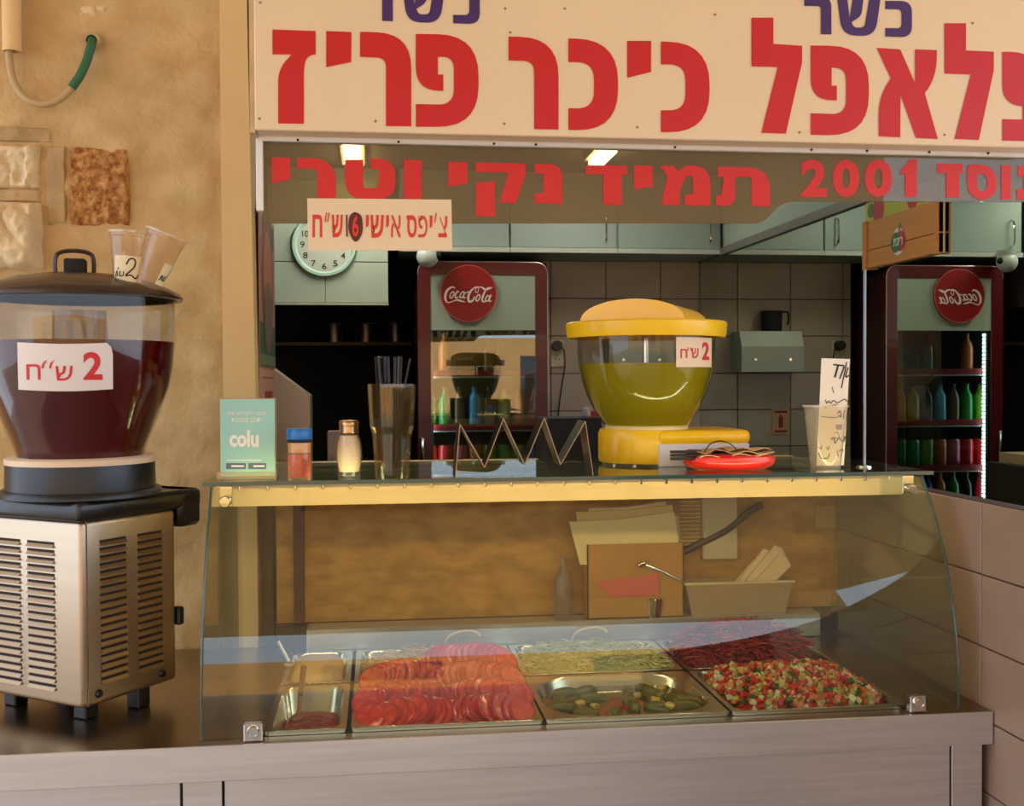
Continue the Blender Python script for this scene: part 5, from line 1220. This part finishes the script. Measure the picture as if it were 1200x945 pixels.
pbox('text_strip', yA + .01, yB_ - .01, zA(428), zA(416), mat('poster_stripe', (110, 130, 96), .5), th=.0034)
ps = thing('notice', 'pale pink notice with a red stamp below the green menu poster', 'poster', pj(312, 460))
pbox('sheet', yA, yB_, zA(520), zA(433), M_pp)
pbox('red_line', yA + .04, yB_ - .04, zA(443.5), zA(442), M_sr, th=.0026)
pbox('red_stamp', yA + .13, yB_ - .12, zA(467), zA(459), M_sr, th=.0026)

# ------------------------------------------------------------------ rough stones, conduit and earth cable on the wall
def stone(px0, py0, px1, py1, dpt, m, amp, sc, seed, flat=0):
    a = P('Y', 2.98, px0, py0); e = P('Y', 2.98, px1, py1); nx = nz = 44; vs = []
    for j in range(nz + 1):
        for i in range(nx + 1):
            u = i / nx; v = j / nz; q = max(abs(2 * u - 1), abs(2 * v - 1)) ** 18
            x = a.x + (e.x - a.x) * u; z = e.z + (a.z - e.z) * v; ed = noise.noise(Vector((u * 4 + seed, v * 4, 0))) * .006
            h = dpt * (1 - q) + noise.fractal(Vector((x * sc, z * sc, seed)), 1, 2, 6) * amp * (1 - q)
            h += noise.fractal(Vector((x * 38, z * 30, seed + 5)), 1, 2, 5) * amp * .35 * (1 - q)
            # broken facets
            h -= .012 * (1 - min(1, abs(noise.noise(Vector((x * 14 + seed, z * 9, 3)))) * 9)) * (1 - q) * (flat > 0)
            h += (noise.cell(Vector((x * sc * .5, z * sc * .35, seed))) - .5) * amp * (1 - q) * flat
            vs.append((x + ed * (q > .5), 3.0 - h, z + ed * (q > .5)))
    return ob('stone', MB().add(vs, [[j * (nx + 1) + i, j * (nx + 1) + i + 1, (j + 1) * (nx + 1) + i + 1, (j + 1) * (nx + 1) + i] for j in range(nz) for i in range(nx)]), m, wall_left, smooth=True, ang=60)
M_st1 = mat('pale_limestone', (236, 212, 168), .85, var=.18, vscale=14, bump=.8, bscale=30)
M_st2 = mat('porous_brown_stone', (214, 160, 94), .95, vscale=55, bump=1.0, bscale=90, col2=(150, 88, 36), detail=8)
stone(-60, 167, 47, 222, .075, M_st1, .022, 9, 3, 1.5)
stone(-60, 236, 50, 318, .08, M_st1, .026, 8, 9, 1.5)
stone(79, 170, 152, 266, .020, M_st2, .010, 40, 5)
stone(-80, 330, -10, 420, .03, M_st1, .014, 9, 13, 1)
M_mor = mat('grey_mortar', (196, 166, 118), .95, var=.2, vscale=12, bump=.6, bscale=30)
M_scrape = mat('pale_plaster', (236, 208, 156), .95, var=.15, vscale=10, bump=.5, bscale=30)
stone(53, 168, 77, 266, .017, M_mor, .004, 12, 21)
stone(-60, 221, 51, 237, .026, M_mor, .008, 12, 23)
stone(60, 2, 130, 38, .012, M_scrape, .016, 12, 25, .6)
stone(-60, 146, 60, 166, .018, M_mor, .016, 9, 29)
stone(60, 270, 150, 300, .014, M_scrape, .012, 12, 31, .5)
cnd = P('Y', 2.95, 13, 30); r_ = 10.5 / 1292 * 2.85
ob('conduit', MB().lathe([(r_, P('Y', 2.95, 13, 60).z), (r_, 2.9), (r_ * .8, 2.9), (r_ * .8, P('Y', 2.95, 13, 60).z), (r_, P('Y', 2.95, 13, 60).z)], c=(cnd.x, 2.955, 0), n=28), mat('conduit_cream', (232, 196, 134), .5), smooth=True, loc=(cnd.x, 2.955, 2.4), label='cream plastic conduit pipe coming down the plaster wall', cat='pipe')
ec = thing('earth_cable', 'beige and green cable looping from the conduit into a wall hole', 'cable', P('Y', 2.94, 50, 120))
p1 = [(11, 55, 2.955), (11, 70, 2.955), (16, 95, 2.95), (30, 115, 2.945), (50, 122, 2.945), (70, 116, 2.945), (84, 103, 2.945)]
p2 = [(84, 103, 2.945), (94, 88, 2.945), (102, 70, 2.95), (107, 52, 2.955), (108, 47, 2.972)]
ob('beige_length', MB().tube([P('Y', Y, x, y) for x, y, Y in p1], 4.2 / 1292 * 2.85, 10), mat('cable_beige', (190, 160, 112), .5), ec, smooth=True)
ob('green_length', MB().tube([P('Y', Y, x, y) for x, y, Y in p2], 5.2 / 1292 * 2.85, 10), mat('cable_green', (40, 104, 66), .5), ec, smooth=True)
c = P('Y', 2.96, 107, 47)
ob('hole_ring', MB().lathe([(.014, .002), (.022, .003), (.024, -.008)], n=20, T=Matrix.Translation((c.x, 2.962, c.z)) @ Matrix.Rotation(PI / 2, 4, 'X')).lathe([(1e-5, 0), (.016, 0)], n=20, T=Matrix.Translation((c.x, 2.961, c.z)) @ Matrix.Rotation(PI / 2, 4, 'X'), m=1), [M_plaster, M_blackm], ec)
